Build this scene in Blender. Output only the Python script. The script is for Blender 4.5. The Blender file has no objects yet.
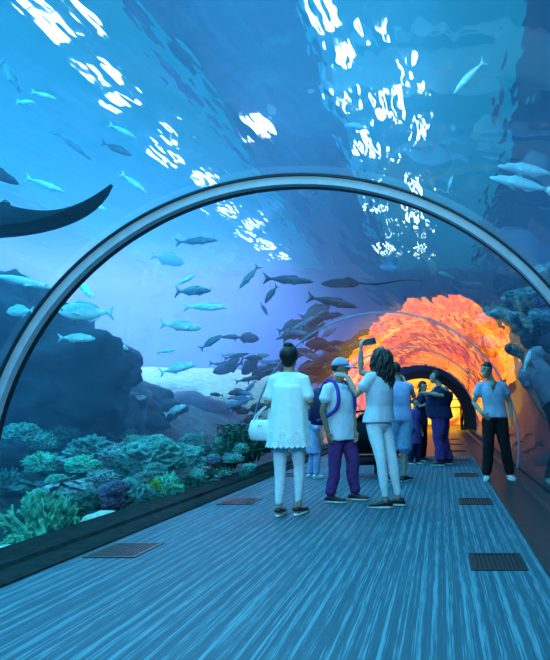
import bpy, bmesh, math, random
from mathutils import Vector, Matrix, noise
SC = bpy.context.scene
COL = SC.collection
F_PX, VPX, VPY, CAMZ = 500.0, 442.0, 407.0, 1.05
CX, CZ, RAD = -0.95, 0.40, 2.23          # tunnel axis and inner radius

def at(px, py, d):
    """point of the place seen at photo pixel (px, py) at depth d in front of the camera"""
    return Vector(((px - VPX) / F_PX * d, d, CAMZ - (py - VPY) / F_PX * d))

# ---------------------------------------------------------------- objects
def link(name, data, parent=None):
    o = bpy.data.objects.new(name, data)
    COL.objects.link(o)
    if parent is not None:
        o.parent = parent
    return o
def tag(o, label=None, cat=None, group=None, kind=None):
    if label: o['label'] = label
    if cat: o['category'] = cat
    if group: o['group'] = group
    if kind: o['kind'] = kind
    return o
def thing(name, label, cat, loc=(0, 0, 0), rz=0.0, group=None):
    o = bpy.data.objects.new(name, None)
    COL.objects.link(o)
    o.empty_display_size = .1
    o.location = loc
    o.rotation_euler = (0, 0, rz)
    return tag(o, label, cat, group)
KIDS = {}
def copy_tree(o, parent=None):
    c = o.copy()
    COL.objects.link(c)
    if parent is not None:
        c.parent = parent
    for ch in list(o.children):
        copy_tree(ch, c)
    return c

def smooth_path(pts, sub=5):
    p = [Vector(q) for q in pts]; p = [p[0]*2 - p[1]] + p + [p[-1]*2 - p[-2]]; out = []
    for i in range(1, len(p)-2):
        for j in range(sub):
            t = j/sub
            out.append(.5*((2*p[i]) + (p[i+1]-p[i-1])*t + (2*p[i-1]-5*p[i]+4*p[i+1]-p[i+2])*t*t + (3*p[i]-p[i-1]-3*p[i+1]+p[i+2])*t**3))
    return out + [p[-2]]
class MB:
    """collects vertices and faces and links them as ONE mesh object"""
    def __init__(s): s.v = []; s.f = []
    def add(s, vs, fs):
        b = len(s.v)
        s.v.extend([Vector(p) for p in vs])
        s.f.extend([tuple(b + i for i in f) for f in fs])
        return s
    def box(s, c, size, rot=None):
        c = Vector(c); hx, hy, hz = size[0]/2, size[1]/2, size[2]/2
        vs = [Vector((x, y, z)) for x in (-hx, hx) for y in (-hy, hy) for z in (-hz, hz)]
        if rot is not None: vs = [rot @ p for p in vs]
        return s.add([c + p for p in vs], [(0,1,3,2),(4,6,7,5),(0,4,5,1),(2,3,7,6),(0,2,6,4),(1,5,7,3)])
    def loft(s, rings, closed=True):
        n = len(rings[0]); vs = [p for r in rings for p in r]; fs = []
        for i in range(len(rings) - 1):
            for j in range(n):
                a, b = i*n + j, i*n + (j+1) % n
                fs.append((a, b, b + n, a + n))
        if closed:
            fs.append(tuple(reversed(range(n))))
            fs.append(tuple((len(rings)-1)*n + j for j in range(n)))
        return s.add(vs, fs)
    def tube(s, pts, rad, n=10, caps=2):
        pts = [Vector(p) for p in pts]
        if not hasattr(rad, '__len__'): rad = [rad] * len(pts)
        tang = []
        for i in range(len(pts)):
            a = pts[max(i-1, 0)]; b = pts[min(i+1, len(pts)-1)]
            t = (b - a)
            tang.append(t.normalized() if t.length > 1e-9 else Vector((0, 0, 1)))
        t0 = tang[0]
        u = t0.orthogonal().normalized()
        rings = []
        def ring(c, u, w, r): return [c + (u*math.cos(2*math.pi*k/n) + w*math.sin(2*math.pi*k/n))*r for k in range(n)]
        frames = []
        for i, t in enumerate(tang):
            if i: 
                u = (u - t*u.dot(t)).normalized()
            frames.append((u.copy(), t.cross(u).normalized(), t))
        cap = [math.radians(90*(k+1)/(caps+1)) for k in range(caps)]
        u, w, t = frames[0]
        for k in range(caps):
            a = math.pi/2 - math.radians(12) - (math.pi/2 - math.radians(12))*k/caps
            rings.append(ring(pts[0] - t*rad[0]*math.sin(a), u, w, rad[0]*math.cos(a)))
        for p, r, (u, w, t) in zip(pts, rad, frames): rings.append(ring(p, u, w, r))
        u, w, t = frames[-1]
        for k in reversed(range(caps)):
            a = math.pi/2 - math.radians(12) - (math.pi/2 - math.radians(12))*k/caps
            rings.append(ring(pts[-1] + t*rad[-1]*math.sin(a), u, w, rad[-1]*math.cos(a)))
        return s.loft(rings)
    def ell(s, c, axes, nu=14, nv=9):
        """ellipsoid; axes = three half-axis vectors"""
        c = Vector(c); A, B, Cc = [Vector(a) for a in axes]
        vs = [c - Cc]; fs = []
        for i in range(1, nv):
            th = -math.pi/2 + math.pi*i/nv
            for j in range(nu):
                ph = 2*math.pi*j/nu
                vs.append(c + A*math.cos(th)*math.cos(ph) + B*math.cos(th)*math.sin(ph) + Cc*math.sin(th))
        vs.append(c + Cc); last = len(vs) - 1
        for j in range(nu):
            fs.append((0, 1 + (j+1) % nu, 1 + j))
            fs.append((last, last - nu + j, last - nu + (j+1) % nu))
        for i in range(nv - 2):
            for j in range(nu):
                a = 1 + i*nu + j; b = 1 + i*nu + (j+1) % nu
                fs.append((a, b, b + nu, a + nu))
        return s.add(vs, fs)
    def ball(s, c, r, nu=12, nv=8): return s.ell(c, ((r,0,0),(0,r,0),(0,0,r)), nu, nv)
    def sections(s, secs, n=20, p=2.3):
        """loft through super-ellipses: (centre, half-width vector, half-depth vector)"""
        rings = []
        for c, w, d in secs:
            c, w, d = Vector(c), Vector(w), Vector(d); r = []
            for k in range(n):
                a = 2*math.pi*k/n; ca, sa = math.cos(a), math.sin(a)
                r.append(c + w*math.copysign(abs(ca)**(2/p), ca) + d*math.copysign(abs(sa)**(2/p), sa))
            rings.append(r)
        return s.loft(rings)
    def mesh(s, name):
        me = bpy.data.meshes.new(name)
        me.from_pydata(s.v, [], s.f)
        bm = bmesh.new(); bm.from_mesh(me)
        bmesh.ops.recalc_face_normals(bm, faces=bm.faces)
        bm.to_mesh(me); bm.free()
        return me
    def build(s, name, m, parent=None, smooth=True, remesh=0, relax=3, wrinkle=0, wscale=9, keep=1.0):
        me = s.mesh(name)
        if remesh:
            me = voxel(me, remesh, relax, keep)
        if wrinkle:
            me.update()
            ns = [v.normal.copy() for v in me.vertices]
            for v, nn in zip(me.vertices, ns):
                q = Vector((v.co.x*wscale, v.co.y*wscale, v.co.z*wscale*.55))
                v.co += nn * (noise.noise(q)*wrinkle + noise.noise(q*2.3)*wrinkle*.4)
        me.materials.append(m)
        if smooth: me.polygons.foreach_set('use_smooth', [True]*len(me.polygons))
        me.update()
        return link(name, me, parent)

def voxel(me, size, relax=3, keep=1.0):
    o = bpy.data.objects.new('tmp', me); COL.objects.link(o)
    r = o.modifiers.new('r', 'REMESH'); r.mode = 'VOXEL'; r.voxel_size = size
    if relax:
        sm = o.modifiers.new('s', 'SMOOTH'); sm.factor = .5; sm.iterations = relax
    if keep < 1:
        d = o.modifiers.new('d', 'DECIMATE'); d.ratio = keep
    dg = bpy.context.evaluated_depsgraph_get()
    out = bpy.data.meshes.new_from_object(o.evaluated_get(dg))
    bpy.data.objects.remove(o)
    bpy.data.meshes.remove(me)
    return out

# ---------------------------------------------------------------- materials
MATS = {}
def nodes(name):
    m = bpy.data.materials.new(name); m.use_nodes = True
    nt = m.node_tree; nt.nodes.clear()
    out = nt.nodes.new('ShaderNodeOutputMaterial')
    return m, nt, out
def N(nt, kind, **kw):
    n = nt.nodes.new('ShaderNode' + kind)
    for k, v in kw.items():
        if k in n.inputs: n.inputs[k].default_value = v
        else: setattr(n, k, v)
    return n
def L(nt, a, b): nt.links.new(a, b)
def ramp(nt, fac, stops, interp='LINEAR'):
    r = nt.nodes.new('ShaderNodeValToRGB'); r.color_ramp.interpolation = interp
    e = r.color_ramp.elements
    while len(e) < len(stops): e.new(.5)
    for x, (p, c) in zip(e, stops):
        x.position = p; x.color = (*c, 1)
    L(nt, fac, r.inputs[0]); return r.outputs[0]
def mat(name, col, rough=.7, spec=.3, metal=0, vary=.18, scale=14, bump=0, bscale=60, col2=None, sheen=0):
    """noise-varied surface: base colour drifting between two tones of itself, with optional fine relief"""
    if name in MATS: return MATS[name]
    m, nt, out = nodes(name)
    b = N(nt, 'BsdfPrincipled'); b.inputs['Roughness'].default_value = rough
    b.inputs['Specular IOR Level'].default_value = spec; b.inputs['Metallic'].default_value = metal
    if sheen: b.inputs['Sheen Weight'].default_value = sheen
    tc = N(nt, 'TexCoord'); nz = N(nt, 'TexNoise', Scale=scale, Detail=4.0)
    L(nt, tc.outputs['Object'], nz.inputs['Vector'])
    c2 = col2 or tuple(min(1, c*(1+vary)) for c in col); c1 = tuple(c*(1-vary) for c in col) if col2 is None else col
    L(nt, ramp(nt, nz.outputs[0], [(.34, c1), (.66, c2)]), b.inputs['Base Color'])
    if bump:
        n2 = N(nt, 'TexNoise', Scale=bscale, Detail=3.0); L(nt, tc.outputs['Object'], n2.inputs['Vector'])
        bp = N(nt, 'Bump', Strength=bump, Distance=.01); L(nt, n2.outputs[0], bp.inputs['Height'])
        L(nt, bp.outputs[0], b.inputs['Normal'])
    L(nt, b.outputs[0], out.inputs['Surface'])
    MATS[name] = m
    return m
def emit(name, col, strength):
    m, nt, out = nodes(name)
    e = N(nt, 'Emission', Strength=strength); e.inputs['Color'].default_value = (*col, 1)
    L(nt, e.outputs[0], out.inputs['Surface']); MATS[name] = m
    return m
# ================================================================ camera
cam = bpy.data.cameras.new('camera'); camo = link('camera', cam)
camo.location = (0, 0, CAMZ); camo.rotation_euler = (math.pi/2, 0, 0)
cam.sensor_width = 36; cam.sensor_fit = 'AUTO'; cam.lens = F_PX/660*36
cam.shift_x = (275 - VPX)/660; cam.shift_y = (VPY - 330)/660
cam.clip_start = .05; cam.clip_end = 200
SC.camera = camo
SC.view_settings.view_transform = 'Standard'; SC.view_settings.look = 'None'
SC.view_settings.gamma = 1; SC.view_settings.use_curve_mapping = False
SC.view_settings.exposure = 0
cy = SC.cycles
cy.max_bounces = 10; cy.transparent_max_bounces = 24; cy.volume_bounces = 1
cy.transmission_bounces = 8; cy.glossy_bounces = 4; cy.diffuse_bounces = 3
cy.sample_clamp_indirect = 6; cy.caustics_reflective = False; cy.caustics_refractive = False

# ================================================================ world: the blue dusk of the hall round the tank
w = bpy.data.worlds.new('hall_dusk'); SC.world = w; w.use_nodes = True
w.node_tree.nodes['Background'].inputs[0].default_value = (.05, .35, .75, 1)
w.node_tree.nodes['Background'].inputs[1].default_value = .10

# ================================================================ materials of the setting
def carpet():
    m, nt, out = nodes('ribbed_carpet')
    b = N(nt, 'BsdfPrincipled', Roughness=.75); b.inputs['Specular IOR Level'].default_value = .25
    tc = N(nt, 'TexCoord')
    mp = N(nt, 'Mapping'); mp.inputs['Scale'].default_value = (70, .55, 1); L(nt, tc.outputs['Object'], mp.inputs[0])
    n1 = N(nt, 'TexNoise', Scale=1.0, Detail=3.0, Roughness=.7); L(nt, mp.outputs[0], n1.inputs['Vector'])
    mp2 = N(nt, 'Mapping'); mp2.inputs['Scale'].default_value = (150, 5, 1); L(nt, tc.outputs['Object'], mp2.inputs[0])
    n2 = N(nt, 'TexNoise', Scale=1.0, Detail=2.0); L(nt, mp2.outputs[0], n2.inputs['Vector'])
    wv = N(nt, 'TexWave', Scale=4.2, Distortion=.6, Detail=1.0); wv.bands_direction = 'X'; L(nt, tc.outputs['Object'], wv.inputs['Vector'])
    a = N(nt, 'Math', operation='MULTIPLY_ADD'); L(nt, n2.outputs[0], a.inputs[0]); a.inputs[1].default_value = .55; L(nt, n1.outputs[0], a.inputs[2])
    a2 = N(nt, 'Math', operation='MULTIPLY_ADD'); L(nt, wv.outputs[1], a2.inputs[0]); a2.inputs[1].default_value = .16; L(nt, a.outputs[0], a2.inputs[2])
    c = ramp(nt, a2.outputs[0], [(.46, (.009, .042, .068)), (.88, (.022, .080, .112)), (1.0, (.075, .19, .24))])
    L(nt, c, b.inputs['Base Color'])
    bp = N(nt, 'Bump', Strength=.35, Distance=.004); L(nt, a2.outputs[0], bp.inputs['Height']); L(nt, bp.outputs[0], b.inputs['Normal'])
    L(nt, b.outputs[0], out.inputs['Surface']); return m
def acrylic():
    """thin clear sheet: Schlick reflection, the rest passes straight through; the sheet waves slightly"""
    m, nt, out = nodes('clear_acrylic')
    g = N(nt, 'NewGeometry'); dt = N(nt, 'VectorMath', operation='DOT_PRODUCT')
    L(nt, g.outputs['Incoming'], dt.inputs[0]); L(nt, g.outputs['Normal'], dt.inputs[1])
    ab = N(nt, 'Math', operation='ABSOLUTE'); L(nt, dt.outputs['Value'], ab.inputs[0])
    om = N(nt, 'Math', operation='SUBTRACT'); om.inputs[0].default_value = 1; L(nt, ab.outputs[0], om.inputs[1])
    pw = N(nt, 'Math', operation='POWER'); L(nt, om.outputs[0], pw.inputs[0]); pw.inputs[1].default_value = 3.9
    ma = N(nt, 'Math', operation='MULTIPLY_ADD'); L(nt, pw.outputs[0], ma.inputs[0]); ma.inputs[1].default_value = .95; ma.inputs[2].default_value = .045
    tc = N(nt, 'TexCoord'); mp = N(nt, 'Mapping'); mp.inputs['Scale'].default_value = (1.3, .35, 1.3); L(nt, tc.outputs['Object'], mp.inputs[0])
    nz = N(nt, 'TexNoise', Scale=1.6, Detail=2.0); L(nt, mp.outputs[0], nz.inputs['Vector'])
    bp = N(nt, 'Bump', Strength=.34, Distance=.05); L(nt, nz.outputs[0], bp.inputs['Height'])
    t = N(nt, 'BsdfTransparent'); t.inputs[0].default_value = (.97, .985, 1, 1)
    gl = N(nt, 'BsdfGlossy', Roughness=.0); L(nt, bp.outputs[0], gl.inputs['Normal'])
    mx = N(nt, 'MixShader'); L(nt, ma.outputs[0], mx.inputs[0]); L(nt, t.outputs[0], mx.inputs[1]); L(nt, gl.outputs[0], mx.inputs[2])
    L(nt, mx.outputs[0], out.inputs['Surface']); return m
def water_volume():
    m, nt, out = nodes('blue_water')
    sc = N(nt, 'VolumeScatter', Density=.037, Anisotropy=.2); sc.inputs['Color'].default_value = (.34, .62, 1, 1)
    ab = N(nt, 'VolumeAbsorption', Density=.028); ab.inputs['Color'].default_value = (.12, .62, .95, 1)
    ad = N(nt, 'AddShader'); L(nt, sc.outputs[0], ad.inputs[0]); L(nt, ab.outputs[0], ad.inputs[1])
    L(nt, ad.outputs[0], out.inputs['Volume']); return m
def rippled_surface():
    m, nt, out = nodes('rippled_water_surface')
    tc = N(nt, 'TexCoord'); mp = N(nt, 'Mapping'); mp.inputs['Scale'].default_value = (1.7, .62, 1); L(nt, tc.outputs['Object'], mp.inputs[0])
    nz = N(nt, 'TexNoise', Scale=1.0, Detail=2.6, Roughness=.5); L(nt, mp.outputs[0], nz.inputs['Vector'])
    bp = N(nt, 'Bump', Strength=1.0, Distance=.34); L(nt, nz.outputs[0], bp.inputs['Height'])
    g = N(nt, 'BsdfGlass', IOR=1.2, Roughness=.13); g.inputs[0].default_value = (.9, .97, 1, 1); L(nt, bp.outputs[0], g.inputs['Normal'])
    L(nt, g.outputs[0], out.inputs['Surface']); return m

M_carpet = carpet(); M_acr = acrylic(); M_water = water_volume(); M_surf = rippled_surface()
M_kerb = mat('dark_kerb_stone', (.010, .022, .024), rough=.42, spec=.25, vary=.3)
M_kerbm = mat('matt_kerb_stone', (.008, .020, .022), rough=.85, spec=.05, vary=.3)
M_ring = mat('brushed_steel_ring', (.44, .50, .58), rough=.5, spec=.5, metal=.0, vary=.06)
M_ringdark = mat('dark_ring_gasket', (.012, .02, .028), rough=.5)
M_sand = mat('pale_sand', (.50, .66, .52), rough=.95, vary=.2, scale=5, bump=.6, bscale=20)
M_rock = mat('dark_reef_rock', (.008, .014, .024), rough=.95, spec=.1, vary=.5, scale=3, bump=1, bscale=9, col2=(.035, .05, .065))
M_bed = mat('dark_seabed_rubble', (.008, .03, .03), rough=.95, spec=.1, scale=4, bump=1, bscale=18, col2=(.04, .09, .085))
M_tankwall = mat('blue_tank_wall', (.02, .10, .28), rough=.9, vary=.3, scale=.6)
M_dark = mat('black_paint', (.006, .008, .012), rough=.6)
M_ceil = mat('dark_hall_ceiling', (.012, .025, .05), rough=.9)

# ================================================================ floor, kerbs
Y0, Y1 = -2.0, 22.6
fl = MB().box((CX, (Y0+10.7)/2, -.10), (3.22, 10.7-Y0, .20)).build('floor', M_carpet, smooth=False); tag(fl, 'blue ribbed carpet floor of the tunnel walkway', 'floor', kind='structure')
M_wood = mat('dark_polished_floor', (.05, .035, .028), rough=.38, spec=.4, scale=4)
fl2 = MB().box((CX, (10.7+22.9)/2, -.10), (3.22, 22.9-10.7, .196)).build('floor', M_wood, smooth=False); tag(fl2, 'dark polished floor beyond the carpet', 'floor', kind='structure')
for s, nm in ((-1, 'left'), (1, 'right')):
    xi, xo = CX + s*1.61, CX + s*2.17
    prof = [(xi, -.2), (xi, .012), (xi + s*.07, .03), (xi + s*.20, .03), (xi + s*.22, .055), (xo - s*.02, .055), (xo, .055), (xo, -.2)]
    if s > 0: prof = [(xi, -.2), (xi, .006), (xi + s*.05, .012), (xo - s*.16, .012), (xo - s*.14, .055), (xo, .055), (xo, -.2)]
    b = MB().loft([[Vector((x, y, z)) for x, z in prof] for y in (Y0, Y1)])
    k = b.build('baseboard_' + nm, M_kerb if s > 0 else M_kerbm, smooth=False); tag(k, 'dark stepped stone kerb along the glass', 'kerb', kind='structure')

# ================================================================ acrylic tunnel, one pane per bay
A0 = math.asin((-.30 - CZ)/RAD)
def arc(r, a, y): return Vector((CX + r*math.cos(a), y, CZ + r*math.sin(a)))
bays = [(-2.0, 3.40), (3.48, 8.30), (8.34, 13.2), (13.24, 18.1), (18.14, 22.6)]
NA = 96
angs = [A0 + (math.pi - 2*A0)*i/NA for i in range(NA+1)]
for i, (a, b) in enumerate(bays):
    mb = MB(); vs = [arc(RAD, t, y) for y in (a, b) for t in angs]
    mb.add(vs, [(j, j+1, j+1+NA+1, j+NA+1) for j in range(NA)])
    o = mb.build('window_%d' % (i+1), M_acr)
    # normals point into the tunnel
    bm = bmesh.new(); bm.from_mesh(o.data)
    bm.faces.ensure_lookup_table(); f = bm.faces[NA//2]
    if f.normal.z > 0: bmesh.ops.reverse_faces(bm, faces=bm.faces)
    bm.to_mesh(o.data); bm.free()
    tag(o, 'curved clear acrylic pane of the tunnel', 'window', kind='structure')
def ring(name, y0, y1, ri, ro, m, label, parent=None, n=96, a0=A0):
    mb = MB(); rings = []
    for i in range(n+1):
        t = a0 + (math.pi - 2*a0)*i/n
        rings.append([arc(ri, t, y0), arc(ro, t, y0), arc(ro, t, y1), arc(ri, t, y1)])
    o = mb.loft(rings).build(name, m, parent, smooth=False)
    if label: tag(o, label, 'frame', kind='structure')
    return o
r1 = ring('trim_1', 3.40, 3.445, RAD-.062, RAD+.01, M_ring, 'pale steel arch ring round the near tunnel joint')
ring('ring_gasket', 3.446, 3.48, RAD-.066, RAD-.001, M_ringdark, None, r1)
ring('ring_gasket', 3.385, 3.3995, RAD-.010, RAD+.004, M_ringdark, None, r1)
M_seam = mat('frosted_acrylic_seam', (.30, .45, .60), rough=.25, spec=.5, vary=.05)
for i, y in enumerate((8.30, 13.2, 18.1)):
    ring('trim_%d' % (i+2), y, y+.04, RAD-.012, RAD+.004, M_seam, 'thin bonded seam between tunnel panes')
ring('trim_5', 22.45, 22.6, RAD-.30, RAD+.02, M_dark, 'dark arch at the far end of the tunnel')

# ================================================================ water: solid block with the tunnel cut out, open at both ends
XL, XR, ZT, ZB = -17.0, 9.0, 6.6, -1.2
RW = RAD + .04
aw = math.asin((-.30 - CZ)/RW)
prof = [(XL, ZB), (XL, ZT), (XR, ZT), (XR, ZB)]
xa = CX + RW*math.cos(aw)
inner = [(xa, ZB)] + [(CX + RW*math.cos(aw + (math.pi-2*aw)*i/64), CZ + RW*math.sin(aw + (math.pi-2*aw)*i/64)) for i in range(65)] + [(2*CX - xa, ZB)]
prof = prof + inner
mb = MB(); mb.loft([[Vector((x, y, z)) for x, z in prof] for y in (-3.0, 22.7)])
wa = mb.build('tank_water', M_water, smooth=False); tag(wa, 'clear blue water filling the tank round the tunnel', 'water', kind='structure')

# water surface and what is above it
ws = MB().add([(XL, -3, 6.7), (XR, -3, 6.7), (XR, 23, 6.7), (XL, 23, 6.7)], [(0, 1, 2, 3)]).build('water_surface', M_surf, smooth=False)
tag(ws, 'rippled water surface above the tunnel', 'water', kind='structure')

# tank shell
tag(MB().box((XL-.15, 10, 3), (.3, 27, 9)).build('wall_left', M_tankwall, smooth=False), 'blue far wall of the tank', 'wall', kind='structure')
tag(MB().box((XR+.15, 10, 3), (.3, 27, 9)).build('wall_right', M_tankwall, smooth=False), 'blue near wall of the tank', 'wall', kind='structure')
tag(MB().box((-4, -3.2, 3), (26.6, .3, 9)).build('wall_front', M_tankwall, smooth=False), 'tank wall behind the viewer', 'wall', kind='structure')
# end wall with an arched opening
mb = MB()
outer = [(XL, ZB), (XL, 7.5), (XR, 7.5), (XR, ZB)]
ap = outer + inner
mb.loft([[Vector((x, y, z)) for x, z in ap] for y in (22.72, 22.9)])
tag(mb.build('wall_back', M_tankwall, smooth=False), 'blue end wall of the tank round the tunnel mouth', 'wall', kind='structure')
tag(MB().box((-4, 10, 9.6), (27, 27, .2)).build('ceiling', M_ceil, smooth=False), 'dark hall ceiling above the tank', 'ceiling', kind='structure')
# ================================================================ lamps above the water (seen through the ripples) and unseen fill lights added below the surface
def lamp_panel(name, c, size, m, label):
    o = MB().box(c, (size[0], size[1], .08)).build(name, m, smooth=False)
    return tag(o, label, 'lamp', kind='structure')
def area(name, loc, size, col, power, rot=(0, 0, 0)):
    l = bpy.data.lights.new(name, 'AREA'); l.shape = 'RECTANGLE'; l.size, l.size_y = size
    l.color = col; l.energy = power
    o = link(name, l); o.location = loc; o.rotation_euler = rot
    return o
M_lamp = emit('white_lamp_glow', (.66, .92, 1), 7)
M_cyanglow = emit('cyan_surface_glow', (.0, .42, .64), .42)  # added glowing panels that give the water surface its cyan cast
lamp_panel('glow_panel', (-9.6, 9, 9.3), (8.0, 30), M_cyanglow, 'cyan glow panel added above the water')
lamp_panel('glow_panel', (-.5, 9, 9.3), (4.2, 30), M_cyanglow, 'cyan glow panel added above the water')
RL = random.Random(3)
for i in range(17):
    y = 3.8 + i*1.12
    lamp_panel('lamp_panel', (-7.2 + RL.uniform(-.45, .45), y + RL.uniform(-.2, .2), 9.1), (RL.uniform(.15, .38), RL.uniform(.35, .8)), M_lamp, 'white lamp above the water')
    for k in range(2):
        lamp_panel('lamp_panel', (-1.5 + (k-.5)*1.1 + RL.uniform(-.3, .3), y + RL.uniform(-.3, .3), 9.1), (RL.uniform(.08, .26), RL.uniform(.3, .85)), M_lamp, 'white lamp above the water')
lamp_panel('lamp_panel', (-4.6, 12.6, 9.1), (.32, .7), M_lamp, 'white lamp above the water')
area('tank_fill', (-9, 7, 6.4), (8, 18), (.02, .62, 1), 2900)  # unseen fills under the surface, standing in for the lamps above it
area('tank_fill', (-1.6, 3.5, 6.4), (3, 12), (.12, .66, 1), 1000)
area('tank_fill', (4.5, 7, 6.4), (5, 16), (.05, .50, 1), 260)
area('tank_fill', (-10.5, 17, 6.4), (10, 9), (.62, .52, 1), 3900)  # violet fill added to turn the far water lavender
area('walkway_fill', (CX, 1.2, 2.5), (1.6, 1.2), (.32, .80, 1), 85, (math.radians(38), 0, 0))  # unseen fill added to light the visitors and the arch ring
# ================================================================ orange hall beyond the tunnel
def sunset():
    m, nt, out = nodes('orange_backlit_mural')
    tc = N(nt, 'TexCoord'); mp = N(nt, 'Mapping'); mp.inputs['Scale'].default_value = (.5, 1, 1.3); L(nt, tc.outputs['Object'], mp.inputs[0])
    nz = N(nt, 'TexNoise', Scale=1.1, Detail=5.0, Roughness=.6, Distortion=.8); L(nt, mp.outputs[0], nz.inputs['Vector'])
    c = ramp(nt, nz.outputs[0], [(.30, (.12, .02, .01)), (.40, (.75, .08, .015)), (.50, (1, .34, .02)), (.62, (1, .50, .05)), (.75, (1, .66, .20))])
    e = N(nt, 'Emission', Strength=2.2); L(nt, c, e.inputs[0]); L(nt, e.outputs[0], out.inputs['Surface']); return m
M_sun = sunset()
XA, XM = -3.5, 2.3                                      # the mural hangs between these, the rest of the hall is dark
hall = MB().box(((XA+XM)/2, 36.2, 3), (XM-XA, .3, 8)).build('wall_far', M_sun, smooth=False)
tag(hall, 'glowing orange backlit wall of the hall beyond the tunnel', 'wall', kind='structure')
M_hall = mat('warm_hall_plaster', (.55, .26, .08), rough=.7)
M_hallblue = mat('dark_blue_hall_wall', (.01, .02, .05), rough=.7)
def tinted():  # invented orange patches that feed the glow mirrored in the tunnel roof
    m, nt, out = nodes('orange_glow_floor'); b = N(nt, 'BsdfPrincipled', Roughness=.5)
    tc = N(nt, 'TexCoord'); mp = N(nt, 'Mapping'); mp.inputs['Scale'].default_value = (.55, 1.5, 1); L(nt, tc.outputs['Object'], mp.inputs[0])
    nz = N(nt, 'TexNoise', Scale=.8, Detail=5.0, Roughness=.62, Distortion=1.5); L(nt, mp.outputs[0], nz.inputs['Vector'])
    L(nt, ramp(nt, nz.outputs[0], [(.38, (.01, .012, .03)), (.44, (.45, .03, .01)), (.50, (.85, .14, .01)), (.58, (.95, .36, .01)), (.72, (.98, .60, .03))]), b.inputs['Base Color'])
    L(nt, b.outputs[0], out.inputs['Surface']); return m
M_tinted = tinted()
tag(MB().box(((7.2+XM)/2, 36.2, 3), (7.2-XM, .3, 8)).build('wall_far', M_hallblue, smooth=False), 'dark blue part of the hall end wall', 'wall', kind='structure')
tag(MB().box(((-9.2+XA)/2, 36.2, 3), (XA+9.2, .3, 8)).build('wall_far', M_hallblue, smooth=False), 'dark blue part of the hall end wall', 'wall', kind='structure')
tag(MB().box((-9.1, 29.6, 3), (.3, 13.4, 8)).build('wall_side', M_hallblue, smooth=False), 'dark blue side wall of the hall', 'wall', kind='structure')
tag(MB().box((7.2, 29.6, 3), (.3, 13.4, 8)).build('wall_side', M_hallblue, smooth=False), 'dark blue side wall of the hall', 'wall', kind='structure')
tag(MB().box((CX, 29.6, 7.1), (16.6, 13.4, .2)).build('ceiling', M_hallblue, smooth=False), 'dark ceiling of the hall', 'ceiling', kind='structure')
tag(MB().box(((-5.4-1.0)/2, 29.6, -.09), (4.4, 13.4, .2)).build('floor', M_tinted, smooth=False), 'orange mosaic floor added for the roof reflection', 'floor', kind='structure')
tag(MB().box((CX, 29.6, -.301), (16.3, 13.4, .2)).build('floor', M_wood, smooth=False), 'dark polished floor of the hall', 'floor', kind='structure')
area('hall_fill', (-3.0, 26.5, 6.5), (6, 6), (1, .74, .03), 3400)  # unseen warm fill added to brighten the orange floor for its reflection
# ================================================================ tank floor, rocks, corals
R_ = random.Random(11)
def fbm(x, y, z=0.0, o=4):
    return noise.fractal(Vector((x, y, z)), 1.0, 2.0, o)
def sstep(a, b, x):
    t = max(0.0, min(1.0, (x-a)/(b-a))); return t*t*(3-2*t)
def ground_l(x, y):
    e = CX - 2.25 - x                                   # distance out from the glass foot
    h = -.32 + .55*sstep(.15, 2.2, e) + .45*sstep(1.6, 5.0, e) + .75*sstep(8, 12, y)*sstep(.6, 3.0, e) + 1.0*sstep(12.5, 18, y)*sstep(.6, 3.0, e)
    return h + .07*fbm(x*.9, y*.9) * sstep(.2, 1, e)
def ground_r(x, y):
    e = x - (CX + 2.25)
    return -.30 + .55*sstep(.2, 2.5, e) + .25*sstep(8, 16, y) + .08*fbm(x*.9, y*.9, 3)
def terrain(name, x0, x1, y0, y1, fn, nx, ny, m, label):
    mb = MB(); vs = []
    for j in range(ny+1):
        for i in range(nx+1):
            x = x0 + (x1-x0)*(i/nx); y = y0 + (y1-y0)*j/ny
            vs.append((x, y, fn(x, y)))
    mb.add(vs, [(j*(nx+1)+i, j*(nx+1)+i+1, (j+1)*(nx+1)+i+1, (j+1)*(nx+1)+i) for j in range(ny) for i in range(nx)])
    return tag(mb.build(name, m), label, 'seabed', kind='structure')
def seabed_mat():
    # dark rubble over the reef, clean pale sand on the open slope farther in
    m, nt, out = nodes('reef_bed_and_sand_slope')
    b = N(nt, 'BsdfPrincipled', Roughness=.95); b.inputs['Specular IOR Level'].default_value = .1
    tc = N(nt, 'TexCoord'); sp = N(nt, 'SeparateXYZ'); L(nt, tc.outputs['Object'], sp.inputs[0])
    nz = N(nt, 'TexNoise', Scale=.8, Detail=5.0); L(nt, tc.outputs['Object'], nz.inputs['Vector'])
    ma = N(nt, 'Math', operation='MULTIPLY_ADD'); L(nt, nz.outputs[0], ma.inputs[0]); ma.inputs[1].default_value = 5.0; L(nt, sp.outputs[1], ma.inputs[2])
    mr = N(nt, 'MapRange'); L(nt, ma.outputs[0], mr.inputs[0]); mr.inputs[1].default_value = 15.4; mr.inputs[2].default_value = 17.2
    n2 = N(nt, 'TexNoise', Scale=6.0, Detail=5.0); L(nt, tc.outputs['Object'], n2.inputs['Vector'])
    c1 = ramp(nt, n2.outputs[0], [(.35, (.006, .022, .024)), (.7, (.05, .10, .09))])
    c2 = ramp(nt, n2.outputs[0], [(.35, (.12, .26, .15)), (.7, (.24, .42, .26))])
    mx = N(nt, 'MixRGB'); L(nt, mr.outputs[0], mx.inputs[0]); L(nt, c1, mx.inputs[1]); L(nt, c2, mx.inputs[2]); L(nt, mx.outputs[0], b.inputs['Base Color'])
    bp = N(nt, 'Bump', Strength=1.0, Distance=.05); L(nt, n2.outputs[0], bp.inputs['Height']); L(nt, bp.outputs[0], b.inputs['Normal'])
    L(nt, b.outputs[0], out.inputs['Surface']); return m
M_seabed = seabed_mat()
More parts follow.
